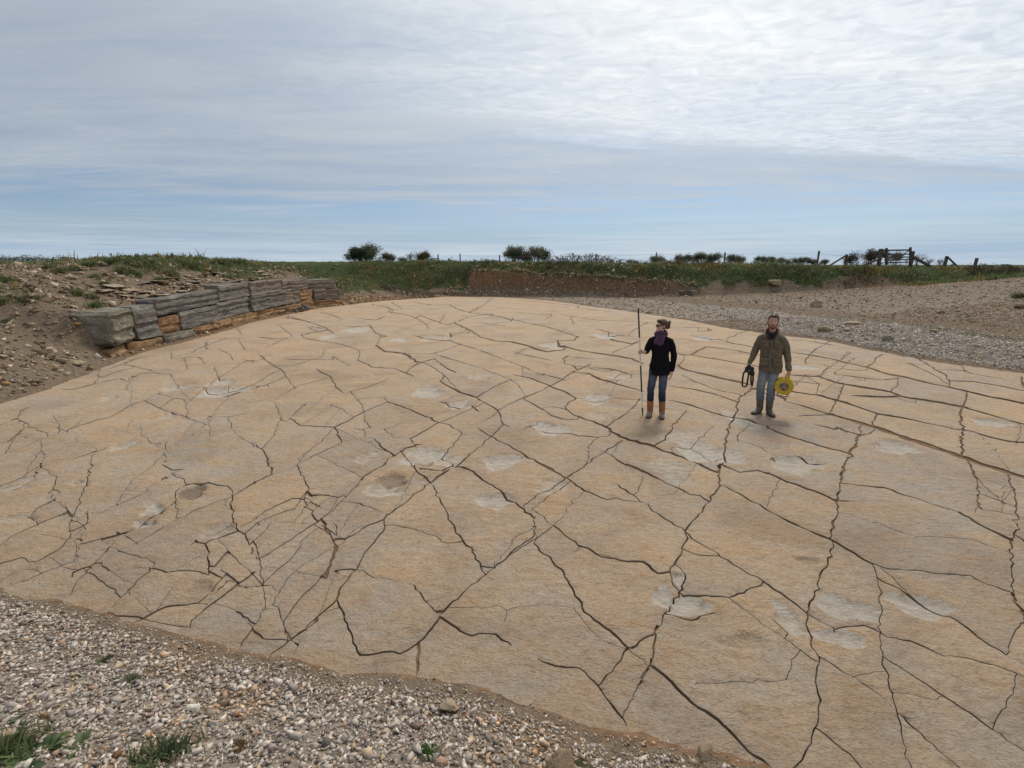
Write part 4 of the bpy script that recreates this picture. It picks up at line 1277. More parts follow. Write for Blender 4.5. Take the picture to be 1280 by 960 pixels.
# thin flags of the weathered beds above
rg = random.Random(9)
flags = [rock_mesh('thin_flag', (1, rg.uniform(.5, .8), rg.uniform(.10, .20)), 200+i, True, 3, [M_UPPERBED, M_BUFF, M_BROWN][i % 3], .10) for i in range(8)]
n = 0
for (ya, yb, cnt, o0, o1) in ((17.2, 22.5, 62, .75, 2.3), (22.5, 31, 46, .8, 2.4)):
    for i in range(cnt):
        s = rg.uniform(S_AT(ya), S_AT(yb)); of = rg.uniform(o0, o1); x, y, a = ledge_pt(s, of); w = rg.uniform(.3, .85)
        o = put_rock('thin_flag', flags[n % 8], x, y, 'thin weathered flag of stone stepped above the grey rock ledge', 'rock', 'weathered flags above the rock ledge', a+rg.uniform(-.4, .4), (rg.uniform(-.12, .12), rg.uniform(-.1, .1)), .2)
        o.scale = (w, w, w); o.location.z = lz(x, y)+.02+rg.choice((0, .05, .1))*w; n += 1
put_rock('stone', rock_mesh('stone', (.30, .22, .18), 71, False, 3, M_BUFF), *ledge_pt(S_AT(20.6), .22)[:2], 'small white stone resting on a step of the rock ledge', 'rock', None, .4, (0, 0), .1, z=hA(S_AT(20.6))-.02)
for i, (ss, of, w) in enumerate(((29.6, .02, .42), (30.3, .08, .5), (29.0, .12, .28))):
    xx_, yy_, _ = ledge_pt(S_AT(ss), of)
    put_rock('fallen_stone', rock_mesh('fallen_stone', (w, w*.8, w*.7), 73+i, False, 3, M_GREYBED), xx_, yy_, ('middle-sized', 'largest', 'smallest')[i]+' of three grey stones fallen at the foot of the orange rock course', 'rock', 'stones fallen from the ledge', i, (0, 0), .1)
# ------------------------------------------------------------------ grass, weeds and scrub
def blades(X, Y, Hh, Wd, per, cols, rng, lean=.5, spread=.06, Z=None):
    """tufts of bent blades: two triangles and a tip each"""
    n = len(X)*per; bx = np.repeat(X, per)+rng.normal(0, 1, n)*np.repeat(spread, per); by = np.repeat(Y, per)+rng.normal(0, 1, n)*np.repeat(spread, per)
    bz = land(bx, by)-.01 if Z is None else np.repeat(Z, per)
    h = np.repeat(Hh, per)*rng.uniform(.5, 1.1, n); a = rng.uniform(0, 2*pi, n); w = np.repeat(Wd, per)*rng.uniform(.6, 1.3, n)
    L = h*lean*rng.uniform(.2, 1.3, n); px, py = -np.sin(a)*w, np.cos(a)*w; dx, dy = np.cos(a), np.sin(a)
    v = np.stack([np.stack([bx-px, by-py, bz], -1), np.stack([bx+px, by+py, bz], -1),
                  np.stack([bx-px*.8+dx*L*.35, by-py*.8+dy*L*.35, bz+h*.6], -1), np.stack([bx+px*.8+dx*L*.35, by+py*.8+dy*L*.35, bz+h*.6], -1),
                  np.stack([bx+dx*L, by+dy*L, bz+h], -1)], 1)
    F = np.array([(0, 1, 3), (0, 3, 2), (2, 3, 4)])
    T = (F[None]+(np.arange(n)*5)[:, None, None]).reshape(-1, 3)
    c = np.repeat(cols, per, 0)*(1+rng.normal(0, .15, (n, 1)))
    return v.reshape(-1, 3), T, np.repeat(np.clip(c, 0, 1), 5, 0)
GREEN = [(.130, .160, .062), (.160, .185, .075), (.100, .120, .052), (.22, .20, .11), (.27, .23, .15)]
rng = np.random.default_rng(8)
n = 40000; X = rng.uniform(-16, 46, n); Y = np.interp(X, BANK_X, BANK_Y)+rng.uniform(-1.2, 7, n)
X = np.concatenate([X, rng.uniform(-19, -9, 23000)]); Y = np.concatenate([Y, rng.uniform(8, 46, 23000)])
k = ~inside(X, Y, OUTLINE); X, Y = X[k], Y[k]
z, tn = tonemap(X, Y); g = tn[:, 0]
m = (rng.random(len(X)) < np.clip(g*1.3-.35, 0, .75)) & (z > .25); X, Y = X[m], Y[m]
Hh = np.exp(rng.normal(np.log(.14), .40, len(X)))*(1+2.2*np.clip(fbm(X*.5, Y*.5, 61, 3), -.25, .4))*np.where(X < -8, .8, 1.0)
C = stone_cols(len(X), rng, GREEN, [4, 4, 3, 2, 1], .2)
low = fbm(X*.8, Y*.8, 91, 3) > .08; C[low] = C[low]*np.array([1.5, 1.08, .95])
V, T, CC = blades(X, Y, Hh, np.full(len(X), .022), 5, C, rng, .7, np.full(len(X), .10))
o = fast_tris('bank_grass', V, T, M_LEAF, CC); tag(o, 'rough green grass growing on the banks round the quarry floor', 'grass', kind='stuff')
# sparse growth on the track
X = rng.uniform(12, 26, 5000); Y = rng.uniform(11, 26, 5000); z, tn = tonemap(X, Y); m = rng.random(5000) < np.clip(tn[:, 0]*1.2-.2, 0, .5); X, Y = X[m], Y[m]
V, T, CC = blades(X, Y, np.full(len(X), .07), np.full(len(X), .012), 6, stone_cols(len(X), rng, GREEN, [3, 3, 3, 2, 2], .2), rng, .9, np.full(len(X), .07))
tag(fast_tris('track_weeds', V, T, M_LEAF, CC), 'thin low weeds along the track behind the grey gravel spread', 'weeds', kind='stuff')
# bramble scrub: arching twigs with small leaves
def scrub(name, label, px0, px1, top, Y0, seed, n=120, leafcol=None, h=(.4, .9), cat='scrub'):
    rg = random.Random(seed); rr = np.random.default_rng(seed); root = None
    c = at_y((px0+px1)/2, top, Y0); root = empty(name, (c[0], Y0, lz(c[0], Y0))); bm = bmesh.new(); LV, LT, LC = [], [], []; nv = 0
    base = Vector(root.location)
    for i in range(n):
        px = rg.uniform(px0, px1); x = at_y(px, top, Y0)[0]; y = Y0+rg.uniform(-.9, .9); z = lz(x, y); hh = rg.uniform(*h)*(1-.5*abs((px-px0)/(px1-px0)*2-1)**2)
        a = rg.uniform(0, 6.28); L = hh*rg.uniform(.3, 1.1)
        p = [Vector((x, y, z-.03)), Vector((x+cos(a)*L*.3, y+sin(a)*L*.3, z+hh*.75)), Vector((x+cos(a)*L*.8, y+sin(a)*L*.8, z+hh)), Vector((x+cos(a)*L*1.3, y+sin(a)*L*1.3, z+hh*.8))]
        tube(bm, [q-base for q in p], [.010, .008, .006, .004], 3)
        for k in range(9):
            t = rg.uniform(.1, 1)*3; j = min(2, int(t)); q = p[j].lerp(p[j+1], t-j)-base+Vector((rg.gauss(0, .05), rg.gauss(0, .05), rg.gauss(0, .05)))
            s = rg.uniform(.025, .06); d1 = Vector(rr.normal(size=3)).normalized()*s; d2 = Vector(rr.normal(size=3)).normalized()*s
            LV += [q-d1, q+d2, q+d1, q-d2]; LT += [(nv, nv+1, nv+2), (nv, nv+2, nv+3)]; nv += 4
            cc = rg.choice(leafcol or GREEN[:4]); f = rg.uniform(.7, 1.3); LC += [[v*f for v in cc]]*4
    bm_obj('twig_mass', bm, M_TWIG, root)['kind'] = 'stuff'
    o = fast_tris('foliage', np.array([v[:] for v in LV]), np.array(LT), M_LEAF, np.array(LC)); o.parent = root; o['kind'] = 'stuff'
    return tag(root, label, cat)
M_TWIG = plain('twig_bark', (.085, .065, .05), .9, .1, .3, 20)
M_BARK = plain('bark', (.10, .085, .07), .95, .1, .35, 9)
M_POST = plain('weathered_post', (.105, .085, .07), .9, .15, .35, 9)
BROWNLEAF = [(.13, .10, .06), (.09, .085, .04), (.06, .07, .03), (.16, .11, .07)]
scrub('bramble_patch', 'tangled brown-green bramble patch on top of the earth cutting', 684, 780, 324, 45.3, 1, 240, BROWNLEAF, (.35, .95))
scrub('bramble_patch', 'dry grey bramble tangle halfway down the green slope beside the rock ledge', 478, 540, 352, 42.5, 2, 150, [(.20, .17, .13), (.12, .10, .07), (.08, .085, .04)], (.3, .7))
scrub('weed_clump', 'dark scrub on the bare end of the grassy bank past the last post', 1215, 1290, 330, 36.0, 3, 170, BROWNLEAF, (.25, .55))
scrub('weed_clump', 'low scrubby growth along the crest above the rock ledge', 330, 425, 326, 36.5, 4, 130, None, (.2, .4))
scrub('weed_clump', 'dark green weeds on the crest beside the bare soil scar', 150, 200, 326, 21.5, 5, 120, None, (.1, .28))
scrub('weed_clump', 'straggling scrub on the bank crest between the tree clump post and the cutting', 826, 892, 330, 41.5, 6, 110, BROWNLEAF, (.2, .5))
scrub('weed_clump', 'ragged brown-green scrub on the bank crest behind the man', 935, 1012, 331, 38.5, 7, 130, None, (.2, .5))
scrub('weed_clump', 'low scrub on the bank crest under the hinge-side rail of the gate', 1052, 1098, 332, 37.0, 8, 90, BROWNLEAF, (.15, .4))
scrub('weed_clump', 'scrubby growth on the green slope beneath the windswept trees', 425, 480, 330, 43.5, 9, 120, None, (.2, .5))
scrub('weed_clump', 'straggling growth on the crest beside the timber rail', 545, 625, 331, 46.8, 10, 110, BROWNLEAF, (.15, .4))
# individual weeds on the spoil
def weed(px, py, w, seed, label, group=None, cols=None, h=.5):
    x, y = gpix(px, py); s = w*(y+.6)/FPX; rr = np.random.default_rng(seed); n = 26
    X = x+rr.normal(0, s*.22, n); Y = y+rr.normal(0, s*.22, n)
    V, T, CC = blades(X, Y, np.full(n, s*h), np.full(n, s*.022), 8, stone_cols(n, rr, cols or GREEN[:4], [4, 4, 3, 1.5], .2), rr, 1.1, np.full(n, s*.08))
    c = np.array([x, y, lz(x, y)]); o = fast_tris('weed_tuft', V-c, T, M_LEAF, CC); o.location = c; return tag(o, label, 'weed', group)
for i, (px, py, w) in enumerate([(98, 369, 12), (78, 341, 12), (92, 338, 10), (123, 384, 14), (115, 373, 10), (155, 341, 14), (130, 358, 10), (28, 376, 9), (45, 374, 8), (5, 352, 12), (60, 336, 10), (170, 345, 12), (118, 348, 9), (110, 334, 12), (140, 331, 14), (10, 405, 8), (2, 380, 9), (215, 345, 14), (240, 335, 14), (280, 332, 14), (300, 330, 12), (200, 352, 10)]):
    weed(px, py, w*1.25, 300+i, 'green weed tuft rooted among the stones of the earth bank', 'weed tufts on the earth bank')
weed(1274, 372, 16, 350, 'green weed behind the pale buff slab on the gravel mound')
weed(205, 946, 62, 351, 'fine-bladed grass tuft in the near gravel beside the broad-leaved weed', None, [(.10, .135, .06), (.13, .16, .07), (.08, .11, .05), (.16, .18, .09)], .34)
weed(536, 944, 24, 352, 'small bright green seedling alone in the gravel below the tan cobble', None, [(.06, .14, .02), (.08, .17, .03), (.05, .10, .02), (.09, .15, .03)], .5)
weed(727, 956, 16, 353, 'small green sprig beside the flat brown rock', None, None, .5)
weed(133, 828, 14, 354, 'faint grass sprig in the gravel near the pavement edge', None, None, .6)
weed(165, 853, 16, 355, 'sparse green sprig growing alone in the middle of the gravel heap', None, None, .6)
weed(18, 940, 70, 356, 'thick rough grass under the broad-leaved weed', None, None, .35)
weed(300, 935, 22, 357, 'low reddish weed flat on the gravel heap', None, [(.20, .09, .04), (.14, .10, .04), (.10, .09, .03), (.25, .13, .06)], .4)
# the broad-leaved weed at the corner of the gravel
def leaf_mesh(L, Wd, bend, mat_cols, seed):
    rr = random.Random(seed); V, F, C = [], [], []; n = 7
    for i in range(n):
        t = i/(n-1); w = Wd*math.sin(pi*min(1, (t*.92+.08)))**.8*(1 if t < .5 else 1)+.002; x = L*t; z = L*(.75*t-bend*t*t)
        e = .15*w*rr.uniform(-1, 1)
        V += [(x, -w, z+.25*w+e), (x, 0, z-.05*w), (x, w, z+.25*w-e)]; C += [[c*rr.uniform(.85, 1.1) for c in mat_cols]]*3
        C[-2] = [c*1.35 for c in mat_cols]
    for i in range(n-1):
        a = i*3; F += [(a, a+1, a+4), (a, a+4, a+3), (a+1, a+2, a+5), (a+1, a+5, a+4)]
    return np.array(V), np.array(F), np.array(C)
def leafy(px, py, scale, seed, nl, label):
    x, y = gpix(px, py); z = lz(x, y); root = empty('broad_leaf_weed', (x, y, z)); rg = random.Random(seed)
    for i in range(nl):
        V, F, C = leaf_mesh(scale*rg.uniform(.6, 1.15), scale*rg.uniform(.12, .22), rg.uniform(.45, .95), rg.choice([(.085, .13, .05), (.11, .155, .06), (.075, .11, .055), (.14, .175, .09)]), seed*50+i)
        o = fast_tris('leaf', V, F, M_LEAF, C, True); o.parent = root; o.rotation_euler = (rg.uniform(-.2, .2), rg.uniform(-.25, .35), rg.uniform(0, 6.28)); o.location = (rg.gauss(0, scale*.15), rg.gauss(0, scale*.12), -.01)
    return tag(root, label, 'weed')
leafy(58, 938, .095, 1, 34, 'broad-leaved green weed spreading over the near gravel')
leafy(98, 936, .085, 2, 12, 'narrow-leaved green weed beside the whitish stone sliver')
leafy(10, 902, .08, 3, 9, 'young leafy weed above the sandy yellow boulder')
leafy(26, 962, .09, 4, 24, 'dense low leafy weed at the foot of the sandy yellow boulder')

# ------------------------------------------------------------------ trees beyond the banks
def tree(name, label, px, ptop, pbase, wpx, Y, seed, lean=0.0, dens=1.0, cols=None, group=None, bare=False, stems=4):
    rg = random.Random(seed); rr = np.random.default_rng(seed)
    xb, _, zt = at_y(px, ptop, Y); zg = lz(xb, Y); root = empty(name, (xb, Y, zg)); H = (zt-zg)*1.24; Wd = wpx*Y/FPX*1.2
    bm = bmesh.new(); tips = []
    def limb(p, d, L, r, lv):
        q = p; pts = [p]; dd = d
        for k in range(3):
            dd = (dd+Vector((rg.gauss(0, .16)-.10*lean, rg.gauss(0, .16), .08))).normalized(); q = q+dd*L/3; pts.append(q)
        tube(bm, pts, [r, r*.85, r*.7, r*.5], 5 if lv < 2 else 3)
        if lv >= 2: tips.append(q); return
        for k in range(3 if lv == 0 else 4):
            a = rg.uniform(0, 6.28); nd = (dd*.7+Vector((cos(a)*.8-lean*.35, sin(a)*.8, rg.uniform(.0, .5)))).normalized()
            limb(pts[rg.choice((2, 3, 3))], nd, L*rg.uniform(.5, .8), r*.5, lv+1)
    for s in range(stems):
        a = rg.uniform(0, 6.28); off = Wd*.16*rg.random()
        d = Vector((cos(a)*.45*Wd/H*.5-lean*.75, sin(a)*.4, 1)).normalized()
        limb(Vector((cos(a)*off+lean*Wd*.25, sin(a)*off, -.1)), d, H*.42, .05*H**.5, 0)
    # clumps of leaves round the twig ends and through the crown
    V, T, C = [], [], []; nv = 0
    n = int((64 if not bare else 18)*dens)
    cl = tips[:]
    for k in range(14):
        a = rg.uniform(0, 6.28); r = rg.random()**.5; cl.append(Vector((cos(a)*r*Wd*.42-lean*Wd*.18*rg.random(), sin(a)*r*Wd*.35, H*rg.uniform(.12, .86)*(1-.25*r*r))))
    for q in cl:
        f = rg.uniform(.65, 1.3); cr = H*rg.uniform(.12, .22); cc = rg.choice(cols or [(.050, .060, .028), (.065, .07, .035), (.04, .05, .025), (.085, .08, .045)])
        p = np.array(q)+rr.normal(0, cr*.55, (n, 3)); p[:, 2] = np.clip(p[:, 2], .02, H*1.02)
        s = H*.034*rr.uniform(.6, 1.5, (n, 1)); d1 = rr.normal(size=(n, 3)); d1 /= np.linalg.norm(d1, axis=1, keepdims=True); d2 = rr.normal(size=(n, 3)); d2 /= np.linalg.norm(d2, axis=1, keepdims=True)
        V.append(np.stack([p-d1*s, p+d2*s, p+d1*s], 1).reshape(-1, 3)); T.append(np.arange(n*3).reshape(-1, 3)+nv); nv += n*3
        C.append(np.repeat(np.array(cc)*f*rr.uniform(.8, 1.2, (n, 1)), 3, 0))
    bm_obj('trunk', bm, M_BARK, root)
    o = fast_tris('crown', np.concatenate(V), np.concatenate(T), M_LEAF, np.concatenate(C)); o.parent = root
    tag(root, label, 'tree', group); return root
DK = [(.11, .125, .075), (.135, .14, .09), (.165, .155, .105)]
GB = [(.15, .15, .10), (.17, .16, .11), (.12, .125, .08)]
tree('windswept_tree', 'tallest windswept tree leaning over the green slope beyond the rock ledge', 465, 308, 329, 26, 88, 1, .75, 1.1, DK)
tree('windswept_tree', 'small windswept tree next to the tallest leaning tree', 449, 311, 329, 13, 88, 2, .7, 1, [(.05, .075, .03), (.06, .08, .035)])
tree('windswept_tree', 'low wind-clipped thorn trailing behind the tallest leaning tree', 486, 318, 329, 14, 90, 3, .5, .8, DK)
tree('bush', 'low dark hedge bush beside the wind-clipped thorn', 503, 323, 330, 12, 92, 4, .2, .8, DK)
tree('bare_tree', 'thin bare tree with a dark core beside the timber rail', 516, 317, 330, 13, 90, 5, .0, .5, DK, None, True)
tree('windswept_tree', 'rounded brown windswept tree behind the timber rail', 531, 317, 330, 16, 86, 6, .5, 1.1, [(.08, .075, .035), (.10, .085, .045)])
tree('round_tree', 'round pale-green tree standing beyond the earth cutting fence', 643, 312, 331, 22, 84, 7, 0, 1.3, GB)
tree('round_tree', 'broad round tree whose crown touches the bramble patch', 671, 313, 331, 24, 84, 8, -.3, 1.4, GB)
tree('bush', 'small thin tree between the two round trees', 658, 317, 331, 8, 86, 9, 0, .6, GB)
tree('bush', 'low bush line beside the bramble patch on the cutting', 790, 325, 332, 28, 80, 10, 0, 1, DK)
tree('bush', 'small round bush directly behind a fence post', 823, 320.5, 333, 20, 80, 11, 0, 1.2, DK)
tree('hedge_tree', 'rounded tree at the near end of the long distant tree clump', 856, 319, 334, 24, 110, 12, 0, 1.3, DK, 'trees of the distant clump')
tree('hedge_tree', 'middle tree of the long distant tree clump', 876, 318.5, 334, 22, 110, 13, 0, 1.3, DK, 'trees of the distant clump')
tree('hedge_tree', 'tree of the distant clump closest to the fence post', 893, 318.5, 334, 20, 110, 14, 0, 1.3, DK, 'trees of the distant clump')
tree('hedge_tree', 'small open tree just past the fence post by the distant clump', 914, 320, 334, 12, 110, 15, 0, .8, DK)
tree('hedge_tree', 'dark bushy tree past the small open tree', 927, 321, 334, 14, 110, 16, 0, 1.1, DK)
for i, (px, t, w) in enumerate([(951, 321.5, 20), (966, 322, 18), (981, 322.5, 18), (996, 323, 18), (1009, 323, 14), (1019, 325, 10)]):
    tree('hedge_bush', 'dark bush in the distant hedge between the posts behind the man', px, t, 334, w, 105, 20+i, 0, 1.1, DK, 'bushes of the distant hedge')
tree('hedge_bush', 'low dark bush right beside the leaning fence post', 1031, 325, 334, 14, 100, 31, 0, .9, DK)
tree('bare_tree', 'hazy grey-brown tree between the braced post and the gate', 1067, 318, 334, 14, 95, 32, 0, .7, [(.13, .12, .08), (.10, .09, .06)])
tree('bare_tree', 'broad brown thicket behind the field gate', 1096, 315.5, 334, 44, 95, 33, 0, 1.0, [(.12, .10, .07), (.09, .08, .055)], None, False, 6)
tree('bare_tree', 'bare brown tree seen through the bars of the gate', 1124, 318, 334, 24, 97, 34, 0, .7, [(.12, .10, .07), (.09, .08, .055)])
for i, (px, t, w) in enumerate([(1150, 319, 12), (1164, 323.5, 14), (1176, 324.5, 13), (1189, 329, 10)]):
    tree('bare_tree', 'bare twiggy tree behind the slanting rail past the gate', px, t, 336, w, 95, 40+i, 0, .45, [(.10, .085, .07), (.085, .075, .06)], 'bare trees past the gate', True)
# the far hedge of wind-bent trees beyond the field
def hedge_line():
    rg = random.Random(77); rr = np.random.default_rng(77); V, T, C = [], [], []; nv = 0; bm = bmesh.new(); Y = 150
    for px in np.arange(-160, 150, 2.0):
        x = at_y(px, 330, Y)[0]; z = lz(x, Y); h = rg.uniform(1.9, 3.3)*(1 if px < 95 else .8)
        tube(bm, [(x, Y, z-.1), (x-.2, Y, z+h*.5), (x-.5*rg.random(), Y, z+h*.95)], [.09, .06, .02], 4)
        n = 130; p = np.stack([x+rr.normal(0, .42, n), Y+rr.normal(0, .8, n), z+h*rr.uniform(.05, 1, n)**.8], -1); s = .10*rr.uniform(.6, 1.4, (n, 1))
        d1 = rr.normal(size=(n, 3)); d2 = rr.normal(size=(n, 3))
        V.append(np.stack([p-d1*s, p+d2*s, p+d1*s], 1).reshape(-1, 3)); T.append(np.arange(n*3).reshape(-1, 3)+nv); nv += n*3; C.append(np.repeat(np.array(rg.choice(DK))*rr.uniform(.6, 1.1, (n, 1)), 3, 0))
    root = empty('far_hedge', (at_y(0, 330, Y)[0], Y, lz(at_y(0, 330, Y)[0], Y))); tag(root, 'long dark hedge of wind-bent trees across the far field', 'hedge', kind='stuff')
    a = bm_obj('trunks', bm, M_BARK); b = fast_tris('foliage', np.concatenate(V), np.concatenate(T), M_LEAF, np.concatenate(C))
    for o in (a, b): o.parent = root; o.matrix_parent_inverse = Matrix.Translation(-Vector(root.location))
hedge_line()

# ------------------------------------------------------------------ fence, rails and field gate
def post(px, ptop, Y, label, w=.11, lean=0, group=None, name='fence_post'):
    x, _, zt = at_y(px, ptop, Y); zg = lz(x, Y); bm = bmesh.new(); h = zt-zg
    vs = box(bm, (0, 0, h/2-.15), (w, w, h+.3)); bmesh.ops.bevel(bm, geom=bm.edges[:], offset=.012, segments=1, affect='EDGES')
    o = bm_obj(name, bm, M_POST); o.location = (x, Y, zg); o.rotation_euler = (0, lean, random.uniform(-.3, .3)); tag(o, label, 'post', group); return (x, Y, zg, zt)
posts = []
for px, t, Y, ln, lab in [(575, 317, 60, 0, 'slim fence post beside the short braced stump'), (624.5, 318.5, 58, 0, 'dark fence post beside the round pale-green tree'),
                      (745, 317.5, 53, 0, 'fence post rising out of the bramble patch'), (820.5, 315.5, 50, .02, 'fence post in front of the small round bush'),
                      (906.5, 315.5, 46, 0, 'fence post beside the distant tree clump'), (1023.5, 313.5, 42, .03, 'leaning fence post at the end of the distant hedge')]:
    posts.append(post(px, t, Y, lab, .12, ln))
p1 = post(561, 323, 60, 'short braced stump near the timber rail', .14)
def stick(name, a, b, w, label, cat='rail', h=None):
    c = Vector(a); bm = bmesh.new(); beam(bm, Vector(0*c), Vector(b)-c, w, h); bmesh.ops.bevel(bm, geom=bm.edges[:], offset=w*.12, segments=1, affect='EDGES')
    o = bm_obj(name, bm, M_POST); o.location = c; return tag(o, label, cat)
def pt(px, py, Y): return at_y(px, py, Y)
stick('brace_rail', pt(561.5, 324, 59.9), pt(568, 331.5, 59.9), .11, 'slanting brace of the short stump')
rl = empty('timber_rail', pt(540, 331, 60)); tag(rl, 'small timber rail frame in front of the rounded brown tree', 'rail')
for a, b, w in ((pt(531, 323.5, 60), pt(549, 323.5, 60), .12), (pt(531, 323, 60.03), pt(531, 331.5, 60.03), .13), (pt(547.5, 318, 60.1), pt(547.5, 332, 60.1), .13), (pt(549, 325, 59.95), pt(556, 332, 59.95), .10)):
    bm = bmesh.new(); beam(bm, Vector(a)-rl.location, Vector(b)-rl.location, w); bm_obj('rail' if abs(a[2]-b[2]) < .1 else 'upright', bm, M_POST, rl)
p2 = post(1058.5, 318, 40, 'braced strainer post between the hedge and the gate', .15)
stick('brace_rail', pt(1058, 319, 39.88), pt(1037, 332, 39.88), .11, 'long slanting brace of the strainer post')
g1 = post(1101.5, 311, 39, 'thick gate post on the hinge side of the field gate', .22, 0, None, 'gate_post')
g2 = post(1141.3, 314, 39, 'thick gate post on the latch side of the field gate', .20, 0, None, 'gate_post')
stick('brace_rail', pt(1099, 324, 38.86), pt(1078, 332, 38.86), .12, 'weathered rail slanting down to the hinge-side gate post')
stick('brace_rail', pt(1142, 321.5, 38.86), pt(1167, 335.5, 38.86), .17, 'heavy rail slanting down from the latch-side gate post')
p3 = post(1183, 320, 38, 'leaning strainer post past the gate', .17, .05)
stick('brace_rail', pt(1184, 321, 37.86), pt(1200, 336, 37.86), .10, 'slanting brace of the leaning strainer post')
p4 = post(1220.5, 322.5, 37, 'last lone post past the braced strainer post', .16, .05)
gt_ = empty('field_gate', pt(1123, 331, 39.0)); tag(gt_, 'wooden five-bar field gate with diagonal brace between two thick posts', 'gate')
GM = -Vector(gt_.location)
def gpart(name, a, b, w, h):
    bm = bmesh.new(); beam(bm, Vector(a)+GM, Vector(b)+GM, w, h); return bm_obj(name, bm, M_POST, gt_)
gpart('hinge_stile', pt(1108, 310, 38.9), pt(1108, 331, 38.9), .15, .12); gpart('latch_stile', pt(1138, 309, 38.9), pt(1138, 331, 38.9), .13, .12)
for yb in (312.7, 318, 321.5, 324.8, 328): gpart('bar', pt(1105, yb+.3, 38.95), pt(1139, yb-.3, 38.95), .04, .11 if yb < 313 else .085)
gpart('diagonal_brace', pt(1137, 313, 38.82), pt(1110, 329, 38.82), .10, .04)
# two strands of wire from post to post
M_WIRE = plain('galvanised_wire', (.25, .25, .26), .5, .5, .1)
pp = posts+[p2]; PN = ['slim post', 'dark post by the round tree', 'post in the brambles', 'post by the small round bush', 'post by the tree clump', 'leaning post', 'braced strainer post']
for i in range(len(pp)-1):
    a, b = pp[i], pp[i+1]
    for f, nm in ((.88, 'top'), (.5, 'middle')):
        A = Vector((a[0], a[1]-.06, a[2]+(a[3]-a[2])*f)); B = Vector((b[0], b[1]-.06, b[2]+(b[3]-b[2])*f)); bm = bmesh.new()
        P = [A.lerp(B, k/6)-A-Vector((0, 0, .06*math.sin(pi*k/6))) for k in range(7)]; tube(bm, P, .006, 4)
        o = bm_obj('fence_wire', bm, M_WIRE); o.location = A; tag(o, nm+' fence wire from '+PN[i]+' to '+PN[i+1], 'wire', nm+' strands of the wire fence')
# ------------------------------------------------------------------ people
_IV, _IF = ico(2)
def hull_into(bm, ells):
    """convex hull of a chain of ellipsoids: (centre, radius or (rx, ry, rz))"""
    vs = []
    for c, r in ells:
        r = (r, r, r) if isinstance(r, (int, float)) else r
        for v in _IV: vs.append(bm.verts.new((c[0]+v[0]*r[0], c[1]+v[1]*r[1], c[2]+v[2]*r[2])))
    g = bmesh.ops.convex_hull(bm, input=vs)
    dead = [v for v in vs if v.is_valid and not v.link_faces]
    bmesh.ops.delete(bm, geom=dead, context='VERTS')
def blob(name, chains, mat, parent, voxel=.008, smooth=4, fold=0.0, seed=1):
    """one continuous skin over overlapping hulls"""
    bm = bmesh.new()
    for ch in chains:
        for a, b in zip(ch[:-1], ch[1:]): hull_into(bm, [a, b])
        if len(ch) == 1: hull_into(bm, ch)
    bmesh.ops.recalc_face_normals(bm, faces=bm.faces[:])
    me = bpy.data.meshes.new(name); bm.to_mesh(me); bm.free()
    o = bpy.data.objects.new(name, me); col.objects.link(o)
    r = o.modifiers.new('r', 'REMESH'); r.mode = 'VOXEL'; r.voxel_size = voxel
    s = o.modifiers.new('s', 'SMOOTH'); s.iterations = smooth; s.factor = .5
    dg = bpy.context.evaluated_depsgraph_get(); m2 = bpy.data.meshes.new_from_object(o.evaluated_get(dg))
    o.modifiers.clear(); o.data = m2; bpy.data.meshes.remove(me); m2.name = name
    m2.materials.clear(); m2.materials.append(mat); n = len(m2.vertices)
    if fold:                                        # cloth creases
        co = np.empty(n*3, np.float32); m2.vertices.foreach_get('co', co); co = co.reshape(-1, 3); no = np.empty(n*3, np.float32); m2.vertices.foreach_get('normal', no); no = no.reshape(-1, 3)
        d = fbm(co[:, 0]*9+co[:, 2]*5, co[:, 2]*16+co[:, 1]*8, seed, 3)
        co = co+no*(d*fold)[:, None]; m2.vertices.foreach_set('co', co.ravel().astype(np.float32))
    m2.polygons.foreach_set('use_smooth', [True]*len(m2.polygons)); m2.update()
    o.parent = parent; return o
def V3(*a): return Vector(a)
def grip(c, axis, p, r):
    """closed hand round a bar; returns its chains and the wrist point"""
    c = V3(*c); a = V3(*axis).normalized(); p = V3(*p).normalized(); q = a.cross(p).normalized(); R = r+.009; ch = []
    def at(ang, off, rad=R): return c+a*off+(p*cos(ang)+q*sin(ang))*rad
    palm0 = c+p*(R+.012)-q*.045; wrist = c+p*(R+.016)-q*.085
    ch.append([(wrist, .026), (palm0, (.034, .034, .034)), (at(.5, 0, R+.008), (.030, .030, .030))])
    for i, L in enumerate((.95, 1.0, .97, .88)):
        o = (i-1.5)*.0195
        ch.append([(at(.3, o, R+.006), .0105), (at(1.15, o), .0100), (at(2.1*L, o), .0092), (at(3.1*L, o), .0085), (at(3.9*L, o), .0075)])
    ch.append([(palm0+a*.025, .013), (at(-.75, .042, R+.006), .0115), (at(-1.6, .046, R), .0100), (at(-2.3, .043, R), .0088)])
    return ch, wrist
def relaxed(w, d, out, fwd):
    """hanging hand: w wrist, d down the hand, out = back of the hand side, fwd = thumb side"""
    w = V3(*w); d = V3(*d).normalized(); out = V3(*out).normalized(); fwd = V3(*fwd).normalized(); ch = []
    kn = w+d*.085
    ch.append([(w, .024), (w+d*.04, (.022, .036, .034)), (kn, (.018, .038, .022))])
    for i, L in enumerate((.072, .080, .075, .060)):
        b = kn+fwd*(.028-.019*i)
        ch.append([(b, .0100), (b+d*L*.45-out*.006, .0092), (b+d*L*.8-out*.020, .0085), (b+d*L*.95-out*.036, .0075)])
    t = w+d*.025+fwd*.032
    ch.append([(t, .013), (t+d*.03+fwd*.016-out*.004, .0115), (t+d*.062+fwd*.018-out*.014, .0095)])
    return ch
